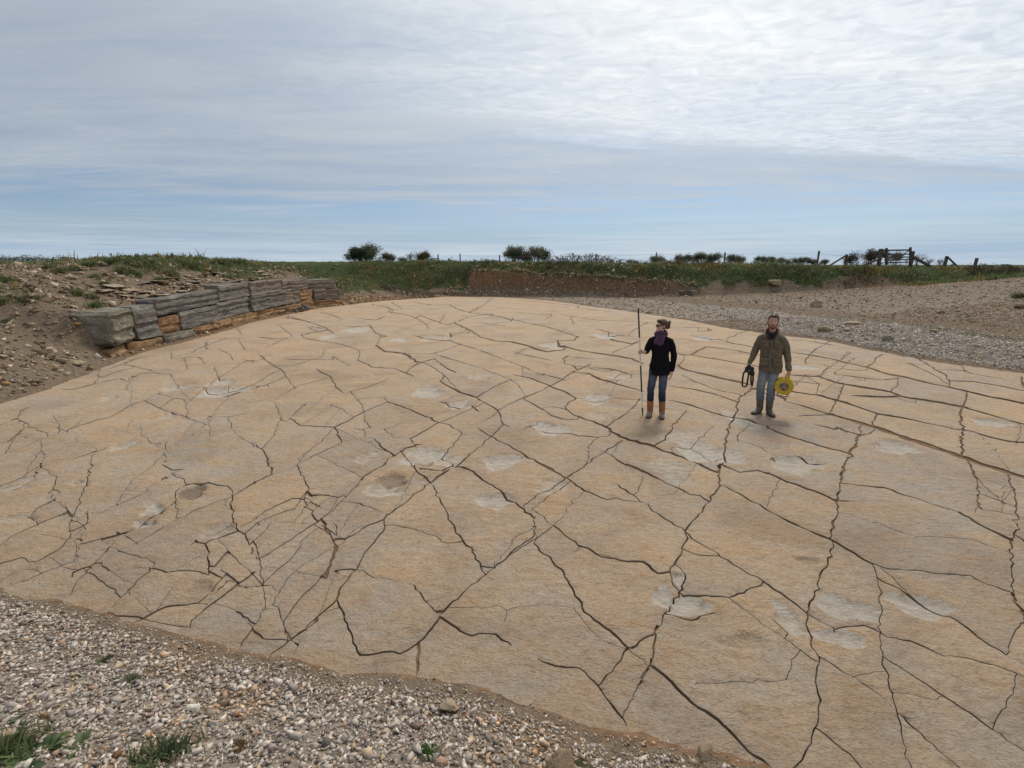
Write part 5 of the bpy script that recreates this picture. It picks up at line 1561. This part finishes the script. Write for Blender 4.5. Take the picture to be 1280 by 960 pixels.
def head_chains(c, turn, s=1.0):
    """skull, jaw, nose, ears, brow; local face looks along -y, then turned"""
    q = Euler((0, 0, turn)).to_matrix(); c = V3(*c)
    def P(x, y, z): return c+q @ V3(x*s, y*s, z*s)
    ch = [[(P(0, .012, .035), (.078*s,)*3), (P(0, -.008, .0), (.072*s,)*3)],
          [(P(0, -.020, -.01), .066*s), (P(0, -.042, -.072), .040*s), (P(0, -.060, -.096), .024*s)],
          [(P(.03, -.02, -.06), .036*s), (P(0, -.045, -.085), .030*s)], [(P(-.03, -.02, -.06), .036*s), (P(0, -.045, -.085), .030*s)],
          [(P(0, -.076, .012), .010*s), (P(0, -.096, -.024), .0125*s)], [(P(-.012, -.086, -.028), .008*s), (P(.012, -.086, -.028), .008*s)],
          [(P(-.035, -.066, .026), .013*s), (P(.035, -.066, .026), .013*s)],
          [(P(-.018, -.078, -.060), .009*s), (P(.018, -.078, -.060), .009*s)],
          [(P(.036, -.055, -.02), .022*s)], [(P(-.036, -.055, -.02), .022*s)]]
    for sx in (-1, 1): ch.append([(P(sx*.078, .012, .010), .014*s), (P(sx*.080, .016, -.024), .010*s)])
    return ch, P
def small(name, chains, mat, parent): return blob(name, chains, mat, parent, .004, 2)

def skin_mat(name, c):
    m, N, b = new_mat(name, .55, .35); co = N.n('ShaderNodeTexCoord').outputs['Object']
    n = N.noise(co, 14, 3); N.t.links.new(N.mix(n, c, tuple(k*.8 for k in c)), b.inputs['Base Color'])
    b.inputs['Subsurface Weight'].default_value = .08; b.inputs['Subsurface Radius'].default_value = (.02, .008, .004); return m
M_SKIN_W = skin_mat('fair_skin', (.60, .36, .27)); M_SKIN_M = skin_mat('ruddy_skin', (.58, .31, .225))
M_HAIR_W = plain('dark_brown_hair', (.085, .045, .028), .6, .4, .5, 60, .8, .01); M_HAIR_M = plain('brown_hair', (.10, .055, .030), .65, .35, .5, 60, .8, .01)
M_BEARD = plain('ginger_stubble', (.16, .075, .04), .8, .2, .4, 80, .6, .004)
M_COAT = plain('black_wool', (.010, .009, .012), .95, .1, .3, 30, .4, .004)
M_SCARF = plain('purple_knit', (.095, .050, .085), .95, .1, .45, 38, .9, .01)
M_DENIM_D = None
def denim(name, dark, light, zf):
    m, N, b = new_mat(name, .9, .1); co = N.n('ShaderNodeTexCoord').outputs['Object']; sp = N.n('ShaderNodeSeparateXYZ', {'Vector': co})
    f = N.ramp(N.math('DIVIDE', sp.outputs[2], 1.0), [(zf[0], 0), (zf[1], .9), (zf[2], .35)])
    n = N.noise(co, 16, 4, .6); k = N.math('MULTIPLY', f, N.ramp(n, [(.3, .4), (.7, 1.1)]))
    N.t.links.new(N.mix(k, dark, light), b.inputs['Base Color']); bump(N, b, N.noise(N.mapping(co, (1, 1, 3)), 22, 4), .5, .012); return m
M_DENIM_W = denim('dark_denim', (.022, .030, .058), (.12, .14, .19), (.36, .70, .84))          # washed out on the thighs
M_DENIM_M = denim('pale_denim', (.12, .145, .175), (.29, .315, .325), (.30, .66, .84))
M_TANBOOT = plain('tan_rubber', (.30, .125, .055), .55, .4, .18, 14); M_BOOTFOOT = plain('muddy_rubber', (.20, .15, .115), .8, .2, .35, 18); M_SOLE = plain('dark_sole', (.035, .030, .028), .85, .2, .3, 20)
M_WELLY = plain('taupe_rubber', (.125, .095, .080), .6, .35, .22, 12)
M_JACKET = plain('olive_canvas', (.150, .122, .088), .95, .1, .22, 16, .5, .008); M_COLLAR = plain('dark_corduroy', (.035, .028, .025), .95, .1, .3, 40)
M_TEE = plain('black_cotton', (.015, .015, .017), .95, .1, .2, 20); M_BLACKP = plain('black_plastic', (.012, .012, .014), .45, .5, .2, 20)
M_LENS = plain('smoked_lens', (.008, .008, .010), .12, .6, .1, 5); M_EYE = plain('eye_white', (.45, .40, .36), .4, .4, .1, 30); M_IRIS = plain('iris', (.03, .025, .02), .3, .5, .1, 30)
M_LIP = plain('lip', (.34, .14, .11), .6, .3, .1, 30); M_WHITE = plain('white_paint', (.70, .69, .67), .5, .4, .08, 10); M_PBLACK = plain('black_paint', (.012, .011, .014), .5, .4, .1, 10)
M_YELLOW = plain('yellow_plastic', (.62, .42, .030), .45, .4, .12, 12); M_GREYP = plain('grey_plastic', (.21, .19, .175), .5, .4, .15, 14); M_STEEL = plain('dark_steel', (.05, .05, .052), .4, .5, .15, 20); M_CABLE = plain('orange_cable', (.50, .20, .03), .5, .4, .1, 20)

def legs(parent, J, jm, bm_shaft, bm_foot, rt, rk, rc, zcuff, ztop, sole=True, fr=.058):
    """J: list of (hip, knee, ankle, toe)"""
    ch = [[(J[0][0]+V3(0, .01, .05), (.10, .095, .07)), (J[1][0]+V3(0, .01, .05), (.10, .095, .07))]]
    for h, k, a, t in J:
        cf = k.lerp(a, (k.z-zcuff)/(k.z-a.z))
        ch.append([(h, rt), (h.lerp(k, .5)+V3(0, -.01, 0), (rt+rk)/2), (k, rk), (cf, rc), (cf+V3(0, 0, -.02), rc*1.03)])
    jeans = blob('jeans', ch, jm, parent, .009, 2, .016, 5)
    for h, k, a, t in J:
        top = k.lerp(a, (k.z-zcuff)/(k.z-a.z)); d = (t-a); d.z = 0; dn = d.normalized()
        b = blob('boot', [[(top+V3(0, 0, .02), fr), (a.lerp(top, .45)+V3(0, .004, 0), fr*1.02), (a+V3(0, .012, .0), fr*.92), (a+V3(0, .02, -.045), (fr*.8, fr*.95, .03))]], bm_shaft, parent, .006, 3, .006, 3)
        f = blob('foot', [[(V3(a.x, a.y+.02, .045), (.040, .045, .045)), (a+V3(0, 0, -.01)+dn*.03, (.044, .046, .045)), (V3(a.x, a.y, .045)+dn*.10, (.048, .045, .038)), (V3(t.x, t.y, .038), (.042, .034, .030))]], bm_foot, parent, .005, 3); f.parent = b
        s = blob('sole', [[(V3(a.x, a.y+.02, .012), (.046, .048, .012)), (V3(a.x, a.y, .012)+dn*.10, (.053, .050, .012)), (V3(t.x, t.y, .012)+dn*.012, (.046, .036, .016))]], M_SOLE, parent, .005, 1); s.parent = b
    return jeans
def eyes(P, parent):
    for sx in (-1, 1):
        e = small('eye', [[(P(sx*.030, -.068, .006), .0115)]], M_EYE, parent); small('iris', [[(P(sx*.030, -.0765, .006), .0055)]], M_IRIS, e)
def floor_z(x, y): return float(surf(x, y))+float(patches(np.array([x]), np.array([y]))[0][0])

# --- the woman with the ranging pole
wx, wy = un(818, 521); WZ = floor_z(wx, wy)-.004
woman = empty('person', (wx, wy, WZ), -math.atan2(wx, wy)); tag(woman, 'person in black coat, purple scarf and tan boots holding a striped pole', 'person')
RS, LS = V3(-.142, .01, 1.385), V3(.182, .02, 1.38)
PB, PTOP = V3(-.205, -.06, .0), V3(-.395, -.10, 1.955)
pc = PB.lerp(PTOP, 1.185/1.955)
gch, wr = grip(pc, PTOP-PB, (.15, 1, 0), .0135)
RE = V3(-.215, .02, 1.185); LE = V3(.262, .05, 1.135); LW = V3(.245, .0, .875)
hc, HP = head_chains((.012, -.005, 1.655), radians(-62), .97)
body = [[(V3(.02, .02, 1.36), .07), (V3(.015, .018, 1.46), .052), (V3(.012, .012, 1.56), .050), (V3(.012, .0, 1.63), .055)],
        [(V3(.03, .02, .92), (.13, .09, .1)), (V3(.02, .02, 1.12), (.11, .08, .1)), (V3(.02, .02, 1.33), (.14, .09, .09))],
        [(V3(.02, .02, 1.34), .05), (RS-V3(0, 0, .02), .036), (RE, .034), (wr, .024)], [(V3(.02, .02, 1.34), .05), (LS-V3(0, 0, .02), .036), (LE, .034), (LW, .024)],
        [(V3(-.06, .02, .9), .085), (V3(-.095, .0, .49), .05), (V3(-.085, .03, .1), .035)], [(V3(.11, .02, .9), .085), (V3(.10, .0, .49), .05), (V3(.127, .03, .1), .035)]]
body += hc+gch+relaxed(LW-V3(0, 0, .01), (-.08, -.25, -1), (1, 0, 0), (0, -1, 0))
wb = blob('body', body, M_SKIN_W, woman, .0064, 2)
legs(woman, [(V3(-.062, .02, .88), V3(-.098, -.01, .49), V3(-.085, .03, .085), V3(-.105, -.155, .04)), (V3(.108, .02, .88), V3(.102, -.01, .49), V3(.127, .03, .085), V3(.130, -.165, .04))], M_DENIM_W, M_TANBOOT, M_BOOTFOOT, .092, .064, .064, .35, .36, fr=.060)
coat = blob('coat', [[(V3(.035, .015, .80), (.192, .132, .03)), (V3(.035, .02, .95), (.182, .128, .06)), (V3(.025, .02, 1.13), (.150, .108, .07)), (V3(.02, .015, 1.30), (.165, .118, .07)), (V3(.02, .02, 1.40), (.115, .085, .05)), (V3(.015, .02, 1.475), (.075, .065, .03))],
                     [(RS+V3(.07, 0, .02), .070), (RS, .060), (RS.lerp(RE, .5)+V3(-.005, 0, 0), .060), (RE, .054), (RE.lerp(wr, .80), .042)],
                     [(LS+V3(-.07, 0, .02), .070), (LS, .060), (LS.lerp(LE, .5)+V3(.006, 0, 0), .060), (LE, .054), (LE.lerp(LW, .98), .043)]], M_COAT, woman, .009, 2, .022, 7)
for sx in (-.075, .125): small('pocket', [[(V3(sx, -.105, .95), (.05, .012, .006)), (V3(sx, -.108, .93), (.05, .012, .006))]], M_COAT, coat)
scarf = blob('scarf', [[(V3(.012+cos(t)*.082, .005+sin(t)*.080, 1.495+.018*sin(2*t+1)), .040), (V3(.012+cos(t+.45)*.082, .005+sin(t+.45)*.080, 1.495+.018*sin(2*t+1.9)), .042)] for t in np.arange(0, 6.28, .45)]
             +[[(V3(.012+cos(t)*.072, -.005+sin(t)*.072, 1.542+.014*sin(3*t)), .030), (V3(.012+cos(t+.5)*.072, -.005+sin(t+.5)*.072, 1.542+.014*sin(3*t+1.5)), .030)] for t in np.arange(0, 6.28, .5)]
             +[[(V3(-.03, -.10, 1.46), .045), (V3(-.045, -.125, 1.41), (.050, .03, .04)), (V3(-.04, -.130, 1.365), (.056, .028, .028))], [(V3(.05, -.10, 1.46), .04), (V3(.02, -.13, 1.40), (.05, .03, .05)), (V3(.01, -.138, 1.35), (.045, .026, .03))]], M_SCARF, woman, .006, 1, .034, 9)
rg = random.Random(3)
hair = [[(HP(0, .022, .045), (.086,)*3), (HP(0, .035, .01), (.078,)*3)], [(HP(0, -.03, .085), (.055, .055, .035)), (HP(0, .03, .09), (.06, .06, .04))], [(HP(.06, .0, .05), (.03, .03, .035)), (HP(.06, .03, .0), (.026, .03, .03))], [(HP(-.06, .0, .05), (.03, .03, .035)), (HP(-.06, .03, .0), (.026, .03, .03))],
        [(HP(0, .09, .03), .045), (HP(0, .125, .045), .042), (HP(0, .135, .0), .036), (HP(0, .115, -.04), .026)]]
for i in range(16):
    a = rg.uniform(0, 6.28); p = HP(cos(a)*.03, .12+rg.uniform(-.01, .02), .02+sin(a)*.045); q_ = HP(cos(a)*.055, .155+rg.uniform(-.02, .025), .025+sin(a)*.075); hair.append([(p, .012), (q_, .006)])
hw = blob('hair', hair, M_HAIR_W, woman, .005, 1, .02, 4)
gl = empty('sunglasses', (0, 0, 0), 0, woman)
for sx in (-1, 1):
    small('lens', [[(HP(sx*.018, -.088, .006), (.014, .014, .018)), (HP(sx*.046, -.074, .006), (.013, .013, .017))]], M_LENS, gl)
    small('temple', [[(HP(sx*.066, -.062, .014), .006), (HP(sx*.080, .012, .018), .005)]], M_BLACKP, gl)
small('bridge', [[(HP(-.014, -.094, .012), .005), (HP(.014, -.094, .012), .005)]], M_BLACKP, gl)
small('lips', [[(HP(-.016, -.084, -.060), .006), (HP(.016, -.084, -.060), .006)]], M_LIP, wb)
# the striped pole, its tip on the rock
wm = Matrix.LocRotScale(woman.location, woman.rotation_euler, None)
pb, ptp = wm @ PB, wm @ PTOP; pb.z = floor_z(pb.x, pb.y)-.008
rod = empty('ranging_pole', pb); tag(rod, 'black and white striped ranging pole standing upright on the rock', 'pole')
dirp = (ptp-pb); Lp = dirp.length; dirp.normalize()
for a, b, r0, r1, mt in ((0, .17, .004, .0135, M_PBLACK), (.17, .47, .0135, .0135, M_WHITE), (.47, .955, .0135, .0135, M_PBLACK), (.955, 1.46, .0135, .0135, M_WHITE), (1.46, Lp, .0135, .0135, M_PBLACK)):
    bm = bmesh.new(); tube(bm, [dirp*a, dirp*(a+(b-a)*.6), dirp*b], [r0, r1, r1], 10); bm_obj('band' if r0 == r1 else 'pointed_tip', bm, mt, rod, False)

# --- the man with the camera and the reel
mx, my = un(955, 517); MZ = floor_z(mx, my)-.004
man = empty('person', (mx, my, MZ), -math.atan2(mx, my)); tag(man, 'bearded person in olive field jacket, pale jeans and wellington boots carrying a yellow reel', 'person')
RS, LS = V3(-.192, .02, 1.412), V3(.152, .02, 1.407)
HR, HL = V3(-.300, -.03, .845), V3(.285, -.03, .765)
g1c, w1 = grip(HR, (0, -1, 0), (-1, 0, .1), .022); g2c, w2 = grip(HL, (0, 1, 0), (1, 0, .1), .014)
RE = V3(-.270, .06, 1.17); LE = V3(.245, .06, 1.165)
hc, HP = head_chains((-.035, -.01, 1.712), radians(4), 1.06)
body = [[(V3(-.02, .02, 1.42), .075), (V3(-.025, .02, 1.50), .060), (V3(-.033, .012, 1.60), .058), (V3(-.035, .0, 1.68), .06)],
        [(V3(0, .02, .95), (.14, .1, .1)), (V3(-.01, .02, 1.15), (.13, .09, .1)), (V3(-.02, .02, 1.34), (.14, .09, .09))],
        [(V3(-.02, .02, 1.36), .055), (RS-V3(0, 0, .02), .040), (RE, .040), (w1, .028)], [(V3(-.02, .02, 1.36), .055), (LS-V3(0, 0, .02), .040), (LE, .040), (w2, .028)],
        [(V3(-.075, .02, .95), .09), (V3(-.105, -.01, .49), .055), (V3(-.076, .03, .1), .04)], [(V3(.085, .02, .95), .09), (V3(.07, -.01, .49), .055), (V3(.073, .03, .1), .04)]]
body += hc+g1c+g2c
mb = blob('body', body, M_SKIN_M, man, .0064, 2)
legs(man, [(V3(-.080, .02, .92), V3(-.110, -.02, .49), V3(-.082, .03, .09), V3(-.175, -.15, .04)), (V3(.085, .02, .92), V3(.068, -.02, .49), V3(.073, .03, .09), V3(.150, -.16, .04))], M_DENIM_M, M_WELLY, M_WELLY, .098, .072, .072, .31, .31, fr=.064)
jk = blob('jacket', [[(V3(.012, .015, .815), (.205, .135, .03)), (V3(.01, .02, .98), (.198, .132, .06)), (V3(-.005, .02, 1.15), (.188, .130, .07)), (V3(-.02, .02, 1.33), (.195, .135, .07)), (V3(-.02, .02, 1.44), (.130, .095, .05)), (V3(-.03, .025, 1.53), (.085, .075, .03))],
                     [(RS+V3(.08, 0, .03), .078), (RS, .070), (RS.lerp(RE, .5)+V3(-.012, 0, 0), .068), (RE, .061), (RE.lerp(w1, .90), .050)],
                     [(LS+V3(-.08, 0, .03), .078), (LS, .070), (LS.lerp(LE, .5)+V3(.012, 0, 0), .068), (LE, .061), (LE.lerp(w2, .90), .050)]], M_JACKET, man, .009, 2, .024, 11)
for cx, cz, w, h in ((-.105, 1.33, .055, .065), (.070, 1.33, .055, .065), (-.095, 1.00, .070, .085), (.105, 1.00, .070, .085)):
    yy_ = -.118 if cz > 1.2 else -.112
    pk = small('pocket', [[(V3(cx, yy_, cz+h*.6), (w, .014, .012)), (V3(cx, yy_-.004, cz-h*.7), (w, .016, .012))]], M_JACKET, jk)
    small('pocket_flap', [[(V3(cx, yy_-.012, cz+h*.85), (w*1.06, .010, .008)), (V3(cx, yy_-.020, cz+h*.35), (w*1.02, .008, .008))]], M_JACKET, pk)
small('placket', [[(V3(-.018, -.118, 1.40), (.024, .012, .01)), (V3(-.012, -.128, 1.15), (.024, .012, .02)), (V3(.006, -.124, .84), (.024, .012, .01))]], M_JACKET, jk)
collar = blob('collar', [[(V3(-.032+cos(t)*.088, .02+sin(t)*.080, 1.535+.028*sin(t)), (.018, .018, .048)), (V3(-.032+cos(t+.3)*.088, .02+sin(t+.3)*.080, 1.535+.028*sin(t+.3)), (.018, .018, .048))] for t in np.arange(-.95, 3.9, .3)]
              +[[(V3(-.095, -.055, 1.51), (.016, .016, .04)), (V3(-.06, -.115, 1.43), (.022, .014, .03))], [(V3(.032, -.055, 1.51), (.016, .016, .04)), (V3(.000, -.115, 1.43), (.022, .014, .03))]], M_COLLAR, man, .006, 2)
blob('tee_shirt', [[(V3(-.03, -.075, 1.45), (.045, .030, .03)), (V3(-.03, -.055, 1.50), (.055, .035, .02))]], M_TEE, man, .006, 2)
hm = [[(HP(0, .034, .056), (.082,)*3), (HP(0, .042, .015), (.076,)*3)], [(HP(-.035, -.036, .098), (.040, .036, .022)), (HP(.035, -.036, .102), (.040, .036, .024))], [(HP(0, -.02, .105), (.06, .06, .025)), (HP(0, .03, .1), (.06, .06, .03))], [(HP(.070, -.005, .055), (.016, .026, .04)), (HP(.074, .02, .01), (.014, .02, .03))], [(HP(-.070, -.005, .055), (.016, .026, .04)), (HP(-.074, .02, .01), (.014, .02, .03))]]
blob('hair', hm, M_HAIR_M, man, .005, 1, .022, 6)
blob('beard', [[(HP(-.058, -.018, -.03), .016), (HP(-.050, -.040, -.072), .020), (HP(-.022, -.066, -.096), .020), (HP(.022, -.066, -.096), .020), (HP(.050, -.040, -.072), .020), (HP(.058, -.018, -.03), .016)], [(HP(-.024, -.082, -.048), .0085), (HP(.024, -.082, -.048), .0085)], [(HP(0, -.072, -.085), .018), (HP(0, -.066, -.105), .018)]], M_BEARD, man, .0045, 2)
eyes(HP, mb); small('lips', [[(HP(-.018, -.087, -.062), .0055), (HP(.018, -.087, -.062), .0055)]], M_LIP, mb)
for sx in (-1, 1): small('eyebrow', [[(HP(sx*.016, -.078, .030), .005), (HP(sx*.045, -.068, .032), .0045)]], M_HAIR_M, mb)
sg = empty('sunglasses', (0, 0, 0), 0, man)
for sx in (-1, 1): small('lens', [[(HP(sx*.020, -.030, .142), (.012, .012, .008)), (HP(sx*.048, -.022, .134), (.011, .012, .008))]], M_LENS, sg); small('temple', [[(HP(sx*.066, -.015, .118), .004), (HP(sx*.090, .04, .055), .004)]], M_BLACKP, sg)
mm = Matrix.LocRotScale(man.location, man.rotation_euler, None)
# camera held by its grip, straps hanging below
ca = empty('camera_body', mm @ HR, man.rotation_euler.z); tag(ca, 'black camera with its strap hanging in loops from the hand of the bearded person', 'camera')
def cpart(name, fn, mat):
    bm = bmesh.new(); fn(bm); return bm_obj(name, bm, mat, ca)
def bev(bm, o=.008): bmesh.ops.bevel(bm, geom=bm.edges[:], offset=o, segments=2, affect='EDGES')
def f1(bm): box(bm, (-.025, -.055, -.015), (.155, .085, .115)); bev(bm, .014)
cpart('housing', f1, M_BLACKP)
def f2(bm): tube(bm, [(-.02, -.09, -.03), (-.01, -.125, -.045), (.0, -.17, -.065)], [.042, .045, .042], 16)
cpart('lens_barrel', f2, M_BLACKP)
def f3(bm): box(bm, (-.045, -.055, .052), (.062, .07, .04)); bev(bm, .012)
cpart('viewfinder_hump', f3, M_BLACKP)
def f6(bm): tube(bm, [(.03, -.06, -.07), (.035, -.10, -.10)], [.040, .034], 14)
cpart('flash_unit', f6, M_BLACKP)
def strap(pts, w):
    def f(bm):
        P = [V3(*p) for p in pts]; prev = None
        for i, p in enumerate(P):
            d = (P[min(i+1, len(P)-1)]-P[max(i-1, 0)]).normalized(); s = d.cross(V3(0, 1, .2)).normalized()*w; n_ = d.cross(s).normalized()*.004
            r = [bm.verts.new(p+s+n_), bm.verts.new(p-s+n_), bm.verts.new(p-s-n_), bm.verts.new(p+s-n_)]
            if prev: [bm.faces.new((prev[k], prev[(k+1) % 4], r[(k+1) % 4], r[k])) for k in range(4)]
            prev = r
    return f
cpart('strap', strap([(-.085, -.03, -.04), (-.118, -.03, -.10), (-.122, -.03, -.20), (-.120, -.03, -.31), (-.105, -.03, -.345), (-.065, -.03, -.350), (-.042, -.03, -.33), (-.036, -.03, -.20), (-.03, -.03, -.06)], .016), M_BLACKP)
cpart('strap', strap([(.015, -.02, -.06), (.012, -.01, -.18), (.026, 0, -.27), (.048, .01, -.335), (.052, .02, -.22), (.036, .03, -.06)], .015), M_BLACKP)
# yellow cable reel with its steel stand, held by the handle
re = empty('cable_reel', mm @ HL, man.rotation_euler.z); tag(re, 'round yellow cable reel with grey hub hanging from the hand of the bearded person', 'cable reel')
def rpart(name, bm, mat, smooth=False, parent=None): return bm_obj(name, bm, mat, parent or re, smooth)
cz = -.185; rcx = -.02
def disc(y0, y1, R0, R1, prof=None, seg=40):
    bm = bmesh.new(); tube(bm, [(rcx, y0, cz), (rcx, (y0+y1)/2, cz), (rcx, y1, cz)], [R0, R1, R0], seg); return bm
rpart('front_flange', disc(-.075, -.055, .150, .155), M_YELLOW)
rpart('rear_flange', disc(.055, .075, .150, .155), M_YELLOW)
rpart('drum', disc(-.06, .06, .105, .105), M_YELLOW)
for i in range(5): bm = bmesh.new(); rr_ = .118+.004*(i % 2); tube(bm, [(rcx+cos(t)*rr_, -.044+.022*i, cz+sin(t)*rr_) for t in np.linspace(0, 2*pi, 28)], .011, 6); rpart('cable_turn', bm, M_CABLE)
bm = bmesh.new(); tube(bm, [(rcx+cos(t)*.140, -.078, cz+sin(t)*.140) for t in np.linspace(0, 2*pi, 40)], .009, 6); rpart('rim', bm, M_YELLOW, True)
hub = rpart('hub', disc(-.098, -.072, .074, .078), M_GREYP)
bm = bmesh.new(); tube(bm, [(rcx+.010, -.112, cz-.006), (rcx+.010, -.094, cz-.006)], [.026, .030], 12); rpart('crank_knob', bm, M_CABLE, False, hub)
for k in range(3):
    a = k*2.09+.5; bm = bmesh.new(); tube(bm, [(rcx+cos(a)*.048, -.104, cz+sin(a)*.048), (rcx+cos(a)*.048, -.094, cz+sin(a)*.048)], .015, 10); rpart('socket', bm, M_BLACKP, False, hub)
bm = bmesh.new(); tube(bm, [(0, -.066, -.050), (0, -.062, -.012), (0, -.035, 0), (0, .035, 0), (0, .062, -.012), (0, .066, -.050)], .013, 8); rpart('handle', bm, M_YELLOW, True)
for s in (-1, 1):
    bm = bmesh.new(); tube(bm, [(rcx-.085, s*.085, cz-.12), (rcx-.10, s*.088, cz-.150), (rcx-.085, s*.088, cz-.172), (rcx-.04, s*.088, cz-.168), (rcx+.02, s*.088, cz-.180), (rcx+.07, s*.088, cz-.180), (rcx+.095, s*.088, cz-.160), (rcx+.075, s*.085, cz-.125)], .0075, 6); rpart('stand_frame', bm, M_STEEL, True)
bm = bmesh.new(); tube(bm, [(rcx+.06, -.090, cz-.180), (rcx+.06, .090, cz-.180)], .0075, 6); rpart('stand_bar', bm, M_STEEL)
